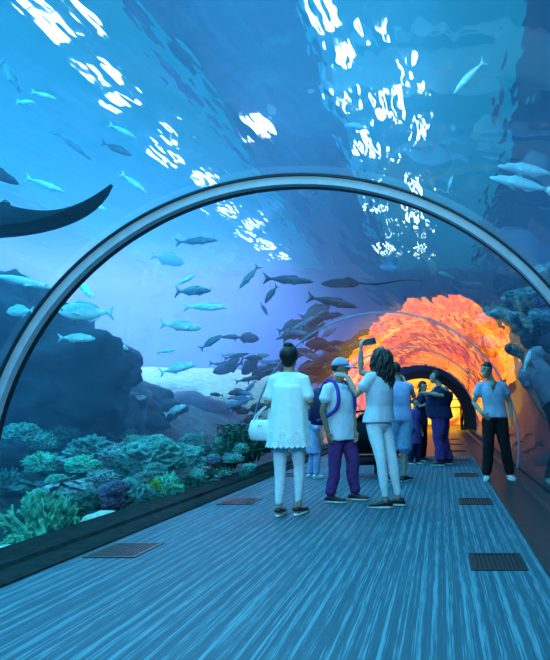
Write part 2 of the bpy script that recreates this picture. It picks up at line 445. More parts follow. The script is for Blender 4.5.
terrain('ground', -16.9, CX-2.28, -2.9, 22.6, ground_l, 110, 150, M_seabed, 'pale sand bed of the tank')
terrain('ground', CX+2.28, 8.9, -2.9, 22.6, ground_r, 50, 110, M_bed, 'dark rubble bed of the tank beyond the far kerb')

# ---- rocks
def rock_mesh(seed, sub=4, rough=.38, freq=1.1, flat=1.0):
    bm = bmesh.new(); bmesh.ops.create_icosphere(bm, subdivisions=sub, radius=1)
    for v in bm.verts:
        p = v.co.copy(); q = p*freq + Vector((seed*7.1, seed*3.3, seed))
        d = noise.fractal(q, 1.0, 2.0, 6)*rough + abs(noise.noise(q*2.1))*rough*.5
        v.co = p*(1+d); v.co.z *= flat
    me = bpy.data.meshes.new('rock'); bm.to_mesh(me); bm.free()
    me.polygons.foreach_set('use_smooth', [True]*len(me.polygons))
    return me
def rock(loc, size, seed, label, m=None, sub=4, rz=0, name='reef_rock', group=None, rough=.38, freq=1.1):
    me = rock_mesh(seed, sub, rough, freq); me.materials.append(m or M_rock)
    o = link(name, me); o.location = loc; o.scale = size; o.rotation_euler = (0, 0, rz)
    return tag(o, label, 'rock', group)
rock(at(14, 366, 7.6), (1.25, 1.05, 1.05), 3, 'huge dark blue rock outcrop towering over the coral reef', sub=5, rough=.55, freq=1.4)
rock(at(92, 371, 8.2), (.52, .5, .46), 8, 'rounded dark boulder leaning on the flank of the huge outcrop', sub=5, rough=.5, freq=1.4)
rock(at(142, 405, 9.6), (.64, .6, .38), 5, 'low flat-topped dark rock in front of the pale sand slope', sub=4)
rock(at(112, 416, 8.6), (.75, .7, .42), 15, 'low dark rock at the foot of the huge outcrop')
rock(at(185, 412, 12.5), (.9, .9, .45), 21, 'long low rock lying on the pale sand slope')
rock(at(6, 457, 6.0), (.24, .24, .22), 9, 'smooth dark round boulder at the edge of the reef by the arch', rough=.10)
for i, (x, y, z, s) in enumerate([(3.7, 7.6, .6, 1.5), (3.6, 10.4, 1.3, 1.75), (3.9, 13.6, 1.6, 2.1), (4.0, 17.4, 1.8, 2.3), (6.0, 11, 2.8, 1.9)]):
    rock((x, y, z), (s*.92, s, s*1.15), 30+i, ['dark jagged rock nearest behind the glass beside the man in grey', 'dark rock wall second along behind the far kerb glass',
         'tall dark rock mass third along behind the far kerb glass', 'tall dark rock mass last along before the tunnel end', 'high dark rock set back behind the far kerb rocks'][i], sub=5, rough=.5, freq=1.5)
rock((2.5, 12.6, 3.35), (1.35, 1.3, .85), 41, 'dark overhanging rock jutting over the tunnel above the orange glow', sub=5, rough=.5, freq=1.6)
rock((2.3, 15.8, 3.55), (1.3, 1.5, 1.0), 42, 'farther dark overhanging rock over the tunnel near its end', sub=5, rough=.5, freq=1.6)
M_pale = mat('pale_lit_rock', (.02, .06, .08), rough=.9, vary=.4, scale=4, bump=.8, bscale=14, col2=(.22, .38, .42))  # pale colour painted for rock edges lit from above
for i, (px, py, d, s) in enumerate([(503, 322, 8.0, .30), (523, 300, 8.2, .28), (541, 322, 7.8, .24), (498, 345, 9.2, .30), (528, 350, 8.3, .25), (552, 274, 8.0, .26)]):
    rock(at(px, py, d), (s*1.2, s, s*.6), 50+i, ['pale ledge low on the dark rock wall', 'pale ledge high on the dark rock wall', 'pale knob beside the arch foot', 'pale ledge just above the orange glow',
         'pale knob over the head of the man in grey', 'pale shelf topmost on the dark rock wall'][i], M_pale, 3, name='lit_ledge', rough=.6, freq=2)

# ---- corals
M_c = {
 'green': mat('green_coral', (.02, .22, .14), rough=.8, vary=.3, scale=9, bump=.6, bscale=70, col2=(.14, .75, .50)),
 'teal': mat('teal_coral', (.015, .11, .10), rough=.85, vary=.3, scale=7, bump=.6, bscale=60, col2=(.14, .48, .40)),
 'grey': mat('grey_coral', (.03, .08, .09), rough=.9, vary=.3, scale=7, bump=.6, bscale=60, col2=(.30, .48, .47)),
 'dark': mat('dark_green_weed', (.008, .06, .055), rough=.85, vary=.3, scale=8, col2=(.02, .14, .11)),
 'lime': mat('lime_coral', (.14, .45, .05), rough=.8, vary=.3, scale=9, col2=(.35, .75, .12)),
 'mauve': mat('mauve_coral', (.06, .08, .16), rough=.9, vary=.3, scale=9, bump=.5, bscale=50, col2=(.20, .22, .34)),
}
def fresh(mb_or_me, smooth=True):
    me = mb_or_me.mesh('coral') if isinstance(mb_or_me, MB) else mb_or_me
    me.materials.append(None)
    if smooth: me.polygons.foreach_set('use_smooth', [True]*len(me.polygons))
    return me
def branching(seed, n=85, rad=.035):
    r = random.Random(seed); mb = MB()
    for i in range(n):
        z = r.uniform(-.05, 1); a = r.uniform(0, 6.283); q = math.sqrt(max(0, 1-z*z))
        d = Vector((q*math.cos(a), q*math.sin(a), z)); L0 = r.uniform(.72, .95)
        side = d.orthogonal().normalized(); side = Matrix.Rotation(r.uniform(0, 6.28), 3, d) @ side
        b = d*L0*.82 + side*.05
        mb.tube([d*.25, d*.6 + side*.03, b], [rad*1.3, rad*1.1, rad], n=6, caps=1)
        for s in (-1, 1, 0):
            e = b + d*r.uniform(.13, .2) + side*s*.10 + side.cross(d)*r.uniform(-.09, .09)
            mb.tube([b, (b+e)/2 + d*.02, e], [rad, rad*.9, rad*.75], n=6, caps=1)
    mb.ball((0, 0, .05), .45)
    return fresh(mb)
def lumpy(seed, kind):
    bm = bmesh.new(); bmesh.ops.create_icosphere(bm, subdivisions=6, radius=1)
    for v in bm.verts:
        p = v.co.copy(); q = p + Vector((seed*5.7, seed, seed*2.2))
        big = noise.noise(q*1.3)*.22
        if kind == 'brain':   d = big + .20*(1 - 3*abs(noise.noise(q*3.6 + Vector((noise.noise(q*2), noise.noise(q*2.2), 0))*.6))) 
        elif kind == 'knob':
            d = big - 1.0*min(.40, noise.voronoi(q*4.2)[0][0]) + .22 + .05*noise.noise(q*14)
        else:                 d = big + .34*noise.fractal(q*2.8, .8, 2.1, 6)
        v.co = p*(1+d)
        if v.co.z < -.3: v.co.z = -.3 + (v.co.z+.3)*.2
    me = bpy.data.meshes.new('coral'); bm.to_mesh(me); bm.free()
    return fresh(me)
def plates(seed, n=16):
    r = random.Random(seed); mb = MB()
    for i in range(n):
        a = r.uniform(0, 6.28); rr = r.uniform(.1, .8); c = Vector((rr*math.cos(a), rr*math.sin(a), r.uniform(0, .55)*(1.1-rr)))
        n_ = Vector((math.cos(a)*.6, math.sin(a)*.6, 1)).normalized(); u = n_.orthogonal().normalized(); w_ = n_.cross(u); k = r.uniform(.26, .42)
        rings = []
        for f, h in ((.25, -.10), (1.0, .02), (1.04, .05), (.55, .035)):
            rings.append([c + (u*math.cos(t) + w_*math.sin(t))*k*f*(1 + .16*math.sin(3*t + i) + .08*math.sin(7*t)) + n_*h*(1+.5*math.sin(4*t+i)) for t in [6.283*j/20 for j in range(20)]])
        mb.loft(rings)
    mb.ell((0, 0, -.05), ((.7, 0, 0), (0, .7, 0), (0, 0, .25)))
    return fresh(mb)
def fronds(seed, n=60):
    r = random.Random(seed); mb = MB()
    for i in range(n):
        a = r.uniform(0, 6.28); rr = r.random()**.6*.55; b = Vector((rr*math.cos(a), rr*math.sin(a), 0)); h = r.uniform(.8, 1.9)
        lean = Vector((math.cos(a), math.sin(a), 0))*r.uniform(0, .35)
        pts = [b + lean*(t*t) + Vector((.05*math.sin(5*t+i), .05*math.cos(4*t+i), h*t)) for t in (0, .25, .5, .75, 1)]
        mb.tube(pts, [.03, .05, .06, .05, .02], n=6, caps=1)
        for t in (1, 2, 3, 4):
            for s in (-1, 1):
                p = pts[t]; d = Vector((math.cos(a+1.57*s+t), math.sin(a+1.57*s+t), .5))*.13
                mb.tube([p, p+d], [.025, .05], n=5, caps=1)
    return fresh(mb)
PROTO = {('b', 1): branching(1), ('b', 2): branching(2, 60, .045), ('br', 1): lumpy(1, 'brain'), ('br', 2): lumpy(4, 'brain'),
         ('k', 1): lumpy(2, 'knob'), ('k', 2): lumpy(7, 'knob'), ('r', 1): lumpy(3, 'rough'), ('r', 2): lumpy(9, 'rough'),
         ('p', 1): plates(1), ('p', 2): plates(6), ('f', 1): fronds(1), ('f', 2): fronds(5, 40)}
KIND_NAME = {'b': 'branching_coral', 'br': 'brain_coral', 'k': 'knobbly_coral', 'r': 'rough_coral', 'p': 'plate_coral', 'f': 'feathery_weed'}
def coral(kind, px, py, wpx, d, colour, label, zs=1.0, group=None):
    c = at(px, py, d); s = wpx*d/F_PX/2
    o = link(KIND_NAME[kind[0]], PROTO[kind])
    o.material_slots[0].link = 'OBJECT'; o.material_slots[0].material = M_c[colour]
    o.location = c - Vector((0, 0, s*zs*.5)); o.scale = (s, s, s*zs); o.rotation_euler = (0, 0, R_.uniform(0, 6.28))
    return tag(o, label, 'weed' if kind[0] == 'f' else 'coral', group)
CORALS = [
 (('b',1), 44, 517, 84, 4.35, 'green', 'largest bright green branching coral, standing right behind the kerb', 1.55),
 (('b',2), 22, 541, 50, 4.15, 'green', 'low green branching coral in front of the largest one at the glass foot', .8),
 (('b',2), 72, 503, 34, 4.9, 'teal', 'small teal branching coral tucked behind the largest green one', 1.0),
 (('p',1), 70, 479, 62, 5.3, 'grey', 'broad grey plate coral spread above the largest branching coral', .7),
 (('br',1), 23, 432, 30, 6.6, 'teal', 'round teal brain coral on top of the reef under the arch', 1.0),
 (('k',1), 44, 438, 24, 6.6, 'teal', 'small knobbly teal coral beside the round brain coral', 1.0),
 (('k',2), 42, 458, 32, 6.0, 'green', 'bright green knobbly lump below the brain coral', .9),
 (('p',2), 68, 455, 40, 6.2, 'grey', 'pale grey plate coral in the middle of the upper reef', .7),
 (('r',1), 92, 444, 38, 6.9, 'teal', 'wide rough teal coral at the foot of the dark rocks', .7),
 (('k',2), 118, 450, 36, 6.7, 'grey', 'grey knobbly coral between the rough coral and the great dome', .8),
 (('br',2), 152, 451, 50, 6.6, 'teal', 'great domed brain coral at the heart of the reef', .85),
 (('br',1), 132, 489, 38, 5.6, 'teal', 'second brain coral dome, lower down beside the yellow-green tuft', 1.0),
 (('k',1), 166, 481, 32, 6.0, 'green', 'green knobbly coral right beside the yellow-green tuft', 1.0),
 (('b',2), 152, 482, 18, 5.7, 'lime', 'small yellow-green tuft of coral between two domes', 1.2),
 (('r',2), 105, 494, 32, 5.2, 'mauve', 'greyish mauve rough coral near the bright sand patch', .9),
 (('k',2), 102, 474, 30, 5.6, 'grey', 'grey knobbly coral above the mauve one', .8),
 (('r',1), 186, 455, 34, 7.2, 'teal', 'rough teal coral past the great dome', .8),
 (('p',1), 204, 468, 34, 6.9, 'grey', 'small grey plate coral near the end of the reef', .8),
 (('r',2), 190, 482, 26, 6.4, 'dark', 'dark rough coral close to the kerb near the end of the reef', 1.0),
 (('f',1), 240, 452, 62, 8.0, 'dark', 'tall dark feathery weed beside the woman in white', .62),
 (('f',2), 224, 462, 44, 7.8, 'dark', 'shorter dark feathery weed leaning on the tall one', .6),
 (('f',2), 256, 446, 46, 9.0, 'dark', 'dark feathery weed half hidden behind the white handbag', .6),
 (('b',2), 205, 448, 20, 7.6, 'green', 'small green branching coral before the feathery weed', .9),
 (('r',2), 62, 430, 30, 7.4, 'dark', 'dark rough coral under the huge outcrop', .7),
 (('k',1), 6, 478, 34, 5.4, 'dark', 'dark knobbly coral cut by the picture edge', 1.0),
 (('r',1), 118, 432, 30, 8.2, 'dark', 'flat dark coral bed behind the great dome', .5),
 (('r',2), 84, 462, 26, 6.0, 'green', 'green rough coral between the two plate corals', .8),
 (('p',2), 22, 482, 34, 5.2, 'dark', 'dark plate coral behind the largest branching coral', .8),
 (('r',1), 132, 468, 30, 6.2, 'dark', 'dark rough coral in the gap above the second dome', .9),
 (('r',1), 84, 498, 26, 4.9, 'dark', 'dark rough coral in the gap beside the teal branches', .9),
 (('r',2), 150, 500, 26, 5.5, 'dark', 'dark rough coral below the yellow-green tuft', .8),
 (('r',1), 176, 496, 28, 5.8, 'dark', 'dark rough coral low beside the kerb', .7),
 (('r',2), 212, 484, 22, 6.8, 'teal', 'little teal coral by the kerb before the weed', .8),
]
for c in CORALS: coral(c[0], c[1], c[2], c[3]*1.02, *c[4:])
gl = 'small reef corals filling the gaps'
for i in range(80):                                    # small look-alike heads packed between the large ones
    px = R_.uniform(0, 250); t = R_.random()
    py = 432 + 40*t + (250-px)*.10*t
    d = 8.6 - 3.0*t - (250-px)*.0035*t
    k = R_.choice([('k',1), ('k',2), ('r',1), ('r',2), ('p',2), ('b',2), ('b',1), ('b',2), ('br',1)])
    coral(k, px, py, R_.uniform(9, 20), d, R_.choice(['teal', 'dark', 'grey', 'teal', 'green', 'mauve']), 'small coral head among the larger corals of the reef', R_.uniform(.7, 1.0), gl)
# bright sand pockets between the corals
for px, py, d, sx, lb in ((102, 520, 4.75, .17, 'bright sand mound at the glass between branching and mauve corals'), (3, 556, 4.0, .16, 'small bright sand mound in the corner by the kerb'),
                      (219, 488, 7.0, .14, 'tiny bright sand mound beside the feathery weed')):
    o = rock(at(px, py, d), (sx, sx*1.2, sx*.45), px, lb, M_sand, 3, name='sand_mound', rough=.25)
    o['category'] = 'sand'
# ================================================================ fish
def fish_mats(tone):
    if tone in MATS: return MATS[tone]
    back, belly, spec = {'silver': ((.30, .48, .50), (.85, .95, .92), .7), 'pale': ((.45, .62, .66), (.80, .92, .95), .6), 'dim': ((.03, .07, .10), (.09, .15, .19), .4),
                         'dark': ((.004, .010, .018), (.02, .03, .05), .3), 'green': ((.02, .16, .12), (.10, .40, .30), .4), 'blue': ((.05, .14, .30), (.16, .30, .45), .4)}[tone]
    m, nt, out = nodes('fish_skin_' + tone)
    b = N(nt, 'BsdfPrincipled', Roughness=.35); b.inputs['Specular IOR Level'].default_value = spec
    tc = N(nt, 'TexCoord'); sp = N(nt, 'SeparateXYZ'); L(nt, tc.outputs['Object'], sp.inputs[0])
    nz = N(nt, 'TexNoise', Scale=9.0, Detail=3.0); L(nt, tc.outputs['Object'], nz.inputs['Vector'])
    ma = N(nt, 'Math', operation='MULTIPLY_ADD'); L(nt, sp.outputs[2], ma.inputs[0]); ma.inputs[1].default_value = -3.2; L(nt, nz.outputs[0], ma.inputs[2])
    L(nt, ramp(nt, ma.outputs[0], [(.25, back), (.62, belly)]), b.inputs['Base Color'])
    L(nt, b.outputs[0], out.inputs['Surface']); MATS[tone] = m; return m
M_eye = mat('fish_eye', (.004, .004, .006), rough=.15, spec=.8)
SHAPES = {  # half-depth profile from snout to tail root (x along the body, unit length), half-width factor
 'deep': ([(.50, .015), (.46, .06), (.38, .125), (.24, .175), (.06, .185), (-.10, .155), (-.24, .095), (-.33, .04), (-.37, .032)], .42),
 'slim': ([(.50, .008), (.44, .030), (.34, .058), (.15, .080), (-.05, .078), (-.22, .055), (-.33, .028), (-.38, .020)], .65),
 'oval': ([(.50, .012), (.45, .050), (.36, .095), (.20, .125), (.02, .125), (-.14, .10), (-.27, .06), (-.35, .03), (-.38, .025)], .5),
}
def fin(pts, th=.008):
    """thin closed fin from a flat outline in the x-z plane"""
    mb = MB(); n = len(pts)
    c = Vector((sum(p[0] for p in pts)/n, 0, sum(p[1] for p in pts)/n))
    a = [Vector((x, th, z)) for x, z in pts]; b = [Vector((x, -th, z)) for x, z in pts]
    a2 = [c + (p-c)*.8 + Vector((0, th*.3, 0)) for p in a]
    mb.add(a + b, [tuple(range(n)), tuple(reversed(range(n, 2*n)))] + [(i, n+i, n+(i+1) % n, (i+1) % n) for i in range(n)])
    return mb
FISH = {}
def fish_proto(shape, tone):
    prof, wf = SHAPES[shape]; m = fish_mats(tone)
    mb = MB(); mb.sections([((x, 0, -.01 if x > .4 else 0), (0, h*wf, 0), (0, 0, h)) for x, h in prof], n=16, p=2.0)
    H = max(h for _, h in prof); k = 1 if shape != 'slim' else .8
    parts = [('body', mb, m)]
    parts.append(('tail_fin', fin([(-.35, .02), (-.42, .07*k), (-.50, .15*k), (-.515, .145*k), (-.455, .0), (-.515, -.145*k), (-.50, -.15*k), (-.42, -.07*k), (-.35, -.02)]), m))
    parts.append(('dorsal_fin', fin([(.20, H*.92), (.14, H*1.30), (.04, H*1.22), (-.14, H*1.02), (-.24, H*.62), (-.20, H*.50), (0, H*.8)]), m))
    parts.append(('anal_fin', fin([(-.02, -H*.88), (-.08, -H*1.22), (-.16, -H*.98), (-.25, -H*.55), (-.18, -H*.5)]), m))
    for s in (-1, 1):
        f = fin([(.22, -.02), (.12, -.035), (.06, -.09), (.11, -.085), (.20, -.05)], .004)
        for v in f.v: v.y += s*(H*wf*.92 + .02)
        parts.append(('pectoral_fin', f, m))
        e = MB(); e.ell((.41, s*(.052 if shape == 'deep' else .036)*(wf/.45)**.6, .02), ((.017, 0, 0), (0, .008, 0), (0, 0, .017)), 10, 6); parts.append(('eye', e, M_eye))
    return [(n, b.mesh(n), mm) for n, b, mm in parts]
def fish(shape, tone, px, py, lpx, ang, label, d=None, group=None, yaw=None, name='fish'):
    """ang: degrees of the snout direction in the picture plane, 0 = to the right, 90 = up"""
    if (shape, tone) not in FISH:
        FISH[(shape, tone)] = fish_proto(shape, tone)
        for n, me, mm in FISH[(shape, tone)]:
            me.materials.append(mm); me.polygons.foreach_set('use_smooth', [True]*len(me.polygons))
    if d is None: d = 6.5
    while True:                                         # keep it in the water, clear of the glass
        c = at(px, py, d); Lm = lpx*d/F_PX
        if math.hypot(c.x-CX, c.z-CZ) > RAD + .12 + Lm*.30 or d > 21: break
        d += .25
    t = thing(name, label, 'fish', c, 0, group)
    yw = math.radians(R_.uniform(-28, 28) if yaw is None else yaw)
    a = math.radians(ang)
    if math.cos(a) < -1e-6: rot = Matrix.Rotation(-(a - math.pi), 3, 'Y') @ Matrix.Rotation(math.pi + yw, 3, 'Z')
    else: rot = Matrix.Rotation(-a, 3, 'Y') @ Matrix.Rotation(yw, 3, 'Z')
    t.rotation_euler = rot.to_euler(); Lm = Lm/max(.75, math.cos(yw)); t.scale = (Lm,)*3
    for n, me, mm in FISH[(shape, tone)]: link(n, me, t)
    return t
SPECIAL = [
 ('deep','silver', 86,312, 47,180,'large bright silver fish swimming before the huge dark outcrop',6.2),
 ('deep','silver', 20,311, 30,180,'bright silver fish partly crossed by the steel arch',6.6),
 ('oval','silver', 77,338, 29,2,'silver fish below the largest one, heading the other way',6.8),
 ('oval','pale', 112,344, 30,-18,'pale fish nosing down at the boulder flank',7.4),
 ('slim','pale', 85,289, 36,-38,'slender pale fish diving steeply beside the arch',6.4),
 ('slim','pale', 20,281, 46,-10,'long slender pale fish outside the arch, over the outcrop',6.2),
 ('oval','silver', 181,326, 33,-3,'bright silver fish alone in open water, mid height',7.6),
 ('slim','dim', 193,291, 46,-4,'slim grey shark-like fish above the lone silver fish',8.2),
 ('slim','dim', 197,241, 36,12,'slim grey fish high in open water under the arch',9),
 ('slim','pale', 186,280, 24,28,'thin pale fish just over the slim grey shark-like fish',9),
 ('deep','blue', 168,259, 34,-14,'hazy blue fish high behind the arch',13),
 ('slim','dim', 249,277, 30,-118,'grey fish plunging head down above the school',9),
 ('oval','dim', 271,294, 22,-132,'small grey fish plunging beside the larger plunging one',9.4),
 ('oval','dim', 264,309, 14,-60,'tiny grey fish below the two plunging ones',10),
 ('oval','dim', 211,342, 23,42,'grey fish climbing at the edge of the dark school',9.2),
 ('slim','pale', 206,307, 40,2,'long thin pale fish hazy in open water',10),
 ('slim','silver', 167,351, 20,8,'small thin silver fish beneath the lone silver one',9),
 ('oval','silver', 178,368, 30,20,'silver fish rising over the pale sand slope',8.6),
 ('slim','pale', 103,374, 24,178,'thin pale fish against the leaning boulder',7.8),
 ('slim','silver', 80,416, 26,-12,'silver fish gliding low above the plate corals',7.6),
 ('oval','dim', 104,418, 34,-38,'big dim fish drifting down at the foot of the outcrop',8),
 ('oval','silver', 136,399, 20,14,'small silver fish over the low flat-topped rock',8.4),
 ('oval','silver', 175,410, 24,24,'silver fish rising from the reef towards the sand slope',8.2),
 ('oval','pale', 92,411, 20,140,'pale fish touching the big dim one',8.2),
 ('slim','silver', 469,77, 37,215,'bright pale fish high above the arch, curling downwards',7),
 ('oval','blue', 357,127, 25,172,'dark blue fish high between the light streaks',7.5),
 ('deep','blue', 390,267, 22,170,'hazy dark blue fish under the arch crown',11),
 ('oval','green', 447,275, 18,160,'small greenish fish above the orange glow',9),
 ('slim','pale', 528,170, 62,176,'large pale fish, upper of the pair beyond the arch',6.2),
 ('slim','pale', 522,184, 66,166,'large pale fish, lower of the pair beyond the arch',6.6),
 ('slim','silver', 26,102, 24,-10,'thin bright fish, lower of the pair under the white glints',6.6),
 ('slim','silver', 44,95, 24,-14,'thin bright fish, upper of the pair under the white glints',6.8),
 ('slim','dim', 11,76, 42,-58,'long grey fish steeply tilted near the corner',6.4),
 ('slim','pale', 46,185, 34,-18,'pale slender fish just above the great dark ray',7.2),
 ('slim','pale', 134,183, 32,-36,'pale slender fish diving just outside the arch',7.4),
 ('oval','dim', 117,149, 24,-16,'grey fish beneath the row of white glints',7.6),
 ('slim','dim', 74,146, 32,-40,'dim slender fish in mid water over the great dark ray',8.6),
 ('slim','pale', 123,131, 26,-24,'pale slender fish touching the row of white glints',8),
 ('slim','pale', 98,206, 22,-26,'little pale fish between the ray tip and the arch',8.4),
 ('slim','pale', 450,184, 16,70,'thin pale fish standing upright outside the arch',8),
 ('oval','dark', -6,172, 40,-24,'dark fish cut by the picture edge above the great ray',5.6),
 ('slim','dark', 289,280, 46,0,'long dark fish trailing the ray with the whip tail',9.4),
 ('slim','dark', 333,302, 50,-10,'long dark fish right below the ray with the whip tail',10),
 ('deep','dark', 247,338, 26,-4,'deep-bodied dark fish leading the school',12),
 ('slim','dark', 232,337, 26,178,'thin dark fish at the outer tip of the school',12),
 ('slim','green', 231,355, 18,4,'small green fish under the leading dark fish',12),
 ('oval','green', 262,356, 16,10,'small green fish at the middle of the school',12.4),
]
for shp, tone, px, py, l, a, lab, d in SPECIAL:
    fish(shp, tone, px, py, l, a, lab, d)
gs = 'dark fish of the dense school'
RS = random.Random(5)
def school(n, cx0, cy0, cx1, cy1, spread, sz, tilt, lab, grp, dr=(10.4, 13.0), tones=('dark',)*5 + ('blue',)):
    for i in range(n):
        t = RS.random(); px = cx0 + (cx1-cx0)*t + RS.gauss(0, spread); py = cy0 + (cy1-cy0)*t + RS.gauss(0, spread*.62)
        fish(RS.choice(['slim', 'oval', 'oval', 'slim', 'deep']), RS.choice(tones), px, py, RS.uniform(*sz), tilt + RS.gauss(0, 16) + RS.choice([0, 0, 180]), lab, RS.uniform(*dr), grp)
school(16, 292, 332, 330, 312, 7, (20, 34), 22, 'dark fish in the tight knot above the heads of the visitors', 'dark fish in the tight knot')
school(44, 232, 372, 350, 352, 17, (14, 30), 14, 'dark fish of the dense school behind the visitors', gs)
school(20, 318, 372, 368, 330, 10, (26, 44), 24, 'large dark fish massed behind the capped man and raised phone', 'large dark massed fish', (10.4, 12.2))
school(14, 228, 395, 262, 420, 9, (14, 24), 4, 'dark fish low over the weed beside the woman in white', 'dark fish low over the weed', (8.5, 11))
school(8, 500, 320, 540, 385, 14, (18, 34), 24, 'dim blue fish before the dark rocks beyond the far kerb', 'dim fish beyond the far kerb', (7.5, 9), ('blue', 'dim', 'pale'))

# ---- rays
M_ray = mat('dark_ray_skin', (.004, .010, .016), rough=.95, spec=.0, vary=.3, scale=6, col2=(.012, .026, .036))
M_rayb = mat('pale_ray_belly', (.45, .62, .62), rough=.5)
def stingray(name, label, loc, span, rot, lift, tail, chord=.9):
    t = thing(name, label, 'ray', loc); t.rotation_euler = rot.to_euler()
    NX, NY = 28, 12
    for part, sgn, m in (('back', 1, M_ray), ('belly', -1, M_rayb if name == 'stingray' else M_ray)):
        mb = MB(); vs = []
        for i in range(NX+1):
            u = -1 + 2*i/NX; au = abs(u)
            lead = .34*(1-au)**.8 + .02 - .10*au; trail = -.34*(1-au**1.4) - .16*au*(1-au) - .12*au
            for j in range(NY+1):
                v = j/NY; y = lead + (trail-lead)*v
                th = .085*(1-au)**1.3*math.sin(math.pi*min(1, max(0, v)))**.7 + .004*math.sin(math.pi*v)
                z = lift*(au**3.0 - .35*au) + sgn*th*(1 if sgn > 0 else .6)
                vs.append(Vector((u*.5*span, y*span*chord, z*span)))
        fs = [(i*(NY+1)+j, i*(NY+1)+j+1, (i+1)*(NY+1)+j+1, (i+1)*(NY+1)+j) for i in range(NX) for j in range(NY)]
        mb.add(vs, fs if sgn > 0 else [tuple(reversed(f)) for f in fs]).build(part, m, t)
    MB().tube([(0, -.28*span - tail*k/6, .02*span - .03*tail*math.sin(k)) for k in range(7)], [.02*span*(1 - k/7.5) for k in range(7)], n=8).build('tail', M_ray, t)
    for s in (-1, 1):
        MB().ball((s*.055*span, .20*chord*span, .052*span), .013*span).build('eye', M_eye, t)
    return t
stingray('manta_ray', 'great dark ray gliding beside the arch, one long wing in view', at(-33, 221, 4.1), 2.65, Matrix.Rotation(math.radians(21), 3, 'X'), .15, .9, .50)
stingray('stingray', 'dark stingray with a long whip tail under the arch crown', at(340, 284, 8.8), 1.05, Matrix.Rotation(math.radians(24), 3, 'X') @ Matrix.Rotation(math.radians(94), 3, 'Z') , .05, 1.15)
# ================================================================ people
UP = Vector((0, 0, 1))
M_skin = mat('skin', (.42, .25, .18), rough=.55, spec=.3, vary=.08, scale=20)
M_skin2 = mat('tan_skin', (.30, .17, .11), rough=.55, spec=.3, vary=.08, scale=20)
M_hair = mat('black_hair', (.008, .007, .007), rough=.45, spec=.4, vary=.4, scale=60, bump=.8, bscale=90)
M_hairb = mat('dark_brown_hair', (.016, .011, .009), rough=.5, spec=.4, vary=.5, scale=50, bump=.8, bscale=90)
M_white = mat('eye_white', (.75, .75, .73), rough=.3)
M_iris = mat('dark_iris', (.01, .007, .005), rough=.2)
M_lip = mat('lip_skin', (.32, .12, .10), rough=.5)
M_sole = mat('pale_rubber_sole', (.62, .62, .60), rough=.7)
def cloth(name, col, vary=.12, scale=25, **k): return mat(name, col, rough=.88, spec=.12, vary=vary, scale=scale, bump=.3, bscale=220, **k)
def deg(a): return Vector((math.cos(math.radians(a)), math.sin(math.radians(a)), 0))
def right_of(Fv): return Vector((Fv.y, -Fv.x, 0))

def add_hand(mb, W, D, P, side, k=1.0, curl=35, r=.0088):
    """palm, four jointed fingers and a thumb; D along the hand, P the way the palm faces, side = +1/-1 puts the thumb"""
    D = D.normalized(); P = (P - D*P.dot(D)).normalized(); S = D.cross(P).normalized()*side
    mb.ell(W + D*.048*k, (D*.052*k, S*.040*k, P*.016*k), 10, 7)
    for i, (o, ln) in enumerate(((.030, .068), (.010, .078), (-.010, .073), (-.029, .056))):
        a = W + D*.086*k + S*o*k; pts = [W + D*.05*k + S*o*.8*k, a]; ang = math.radians(curl*.5); d = (D + S*o*1.6).normalized()
        for sgm in (.45, .32, .23):
            a = a + (d*math.cos(ang) + P*math.sin(ang))*ln*sgm*k; pts.append(a); ang += math.radians(curl*.75)
        mb.tube(pts, [r*k*1.05, r*k*1.05, r*k, r*k*.95, r*k*.8], n=6, caps=1)
    b = W + D*.022*k + S*.026*k; t1 = b + (S*.75 + D*.75 + P*.25).normalized()*.042*k; t2 = t1 + (S*.15 + D + P*.4).normalized()*.030*k
    mb.tube([b, t1, t2], [r*k*1.35, r*k*1.1, r*k*.9], n=6, caps=1)

def lerp(a, b, t): return a + (b-a)*t
class Fig: pass

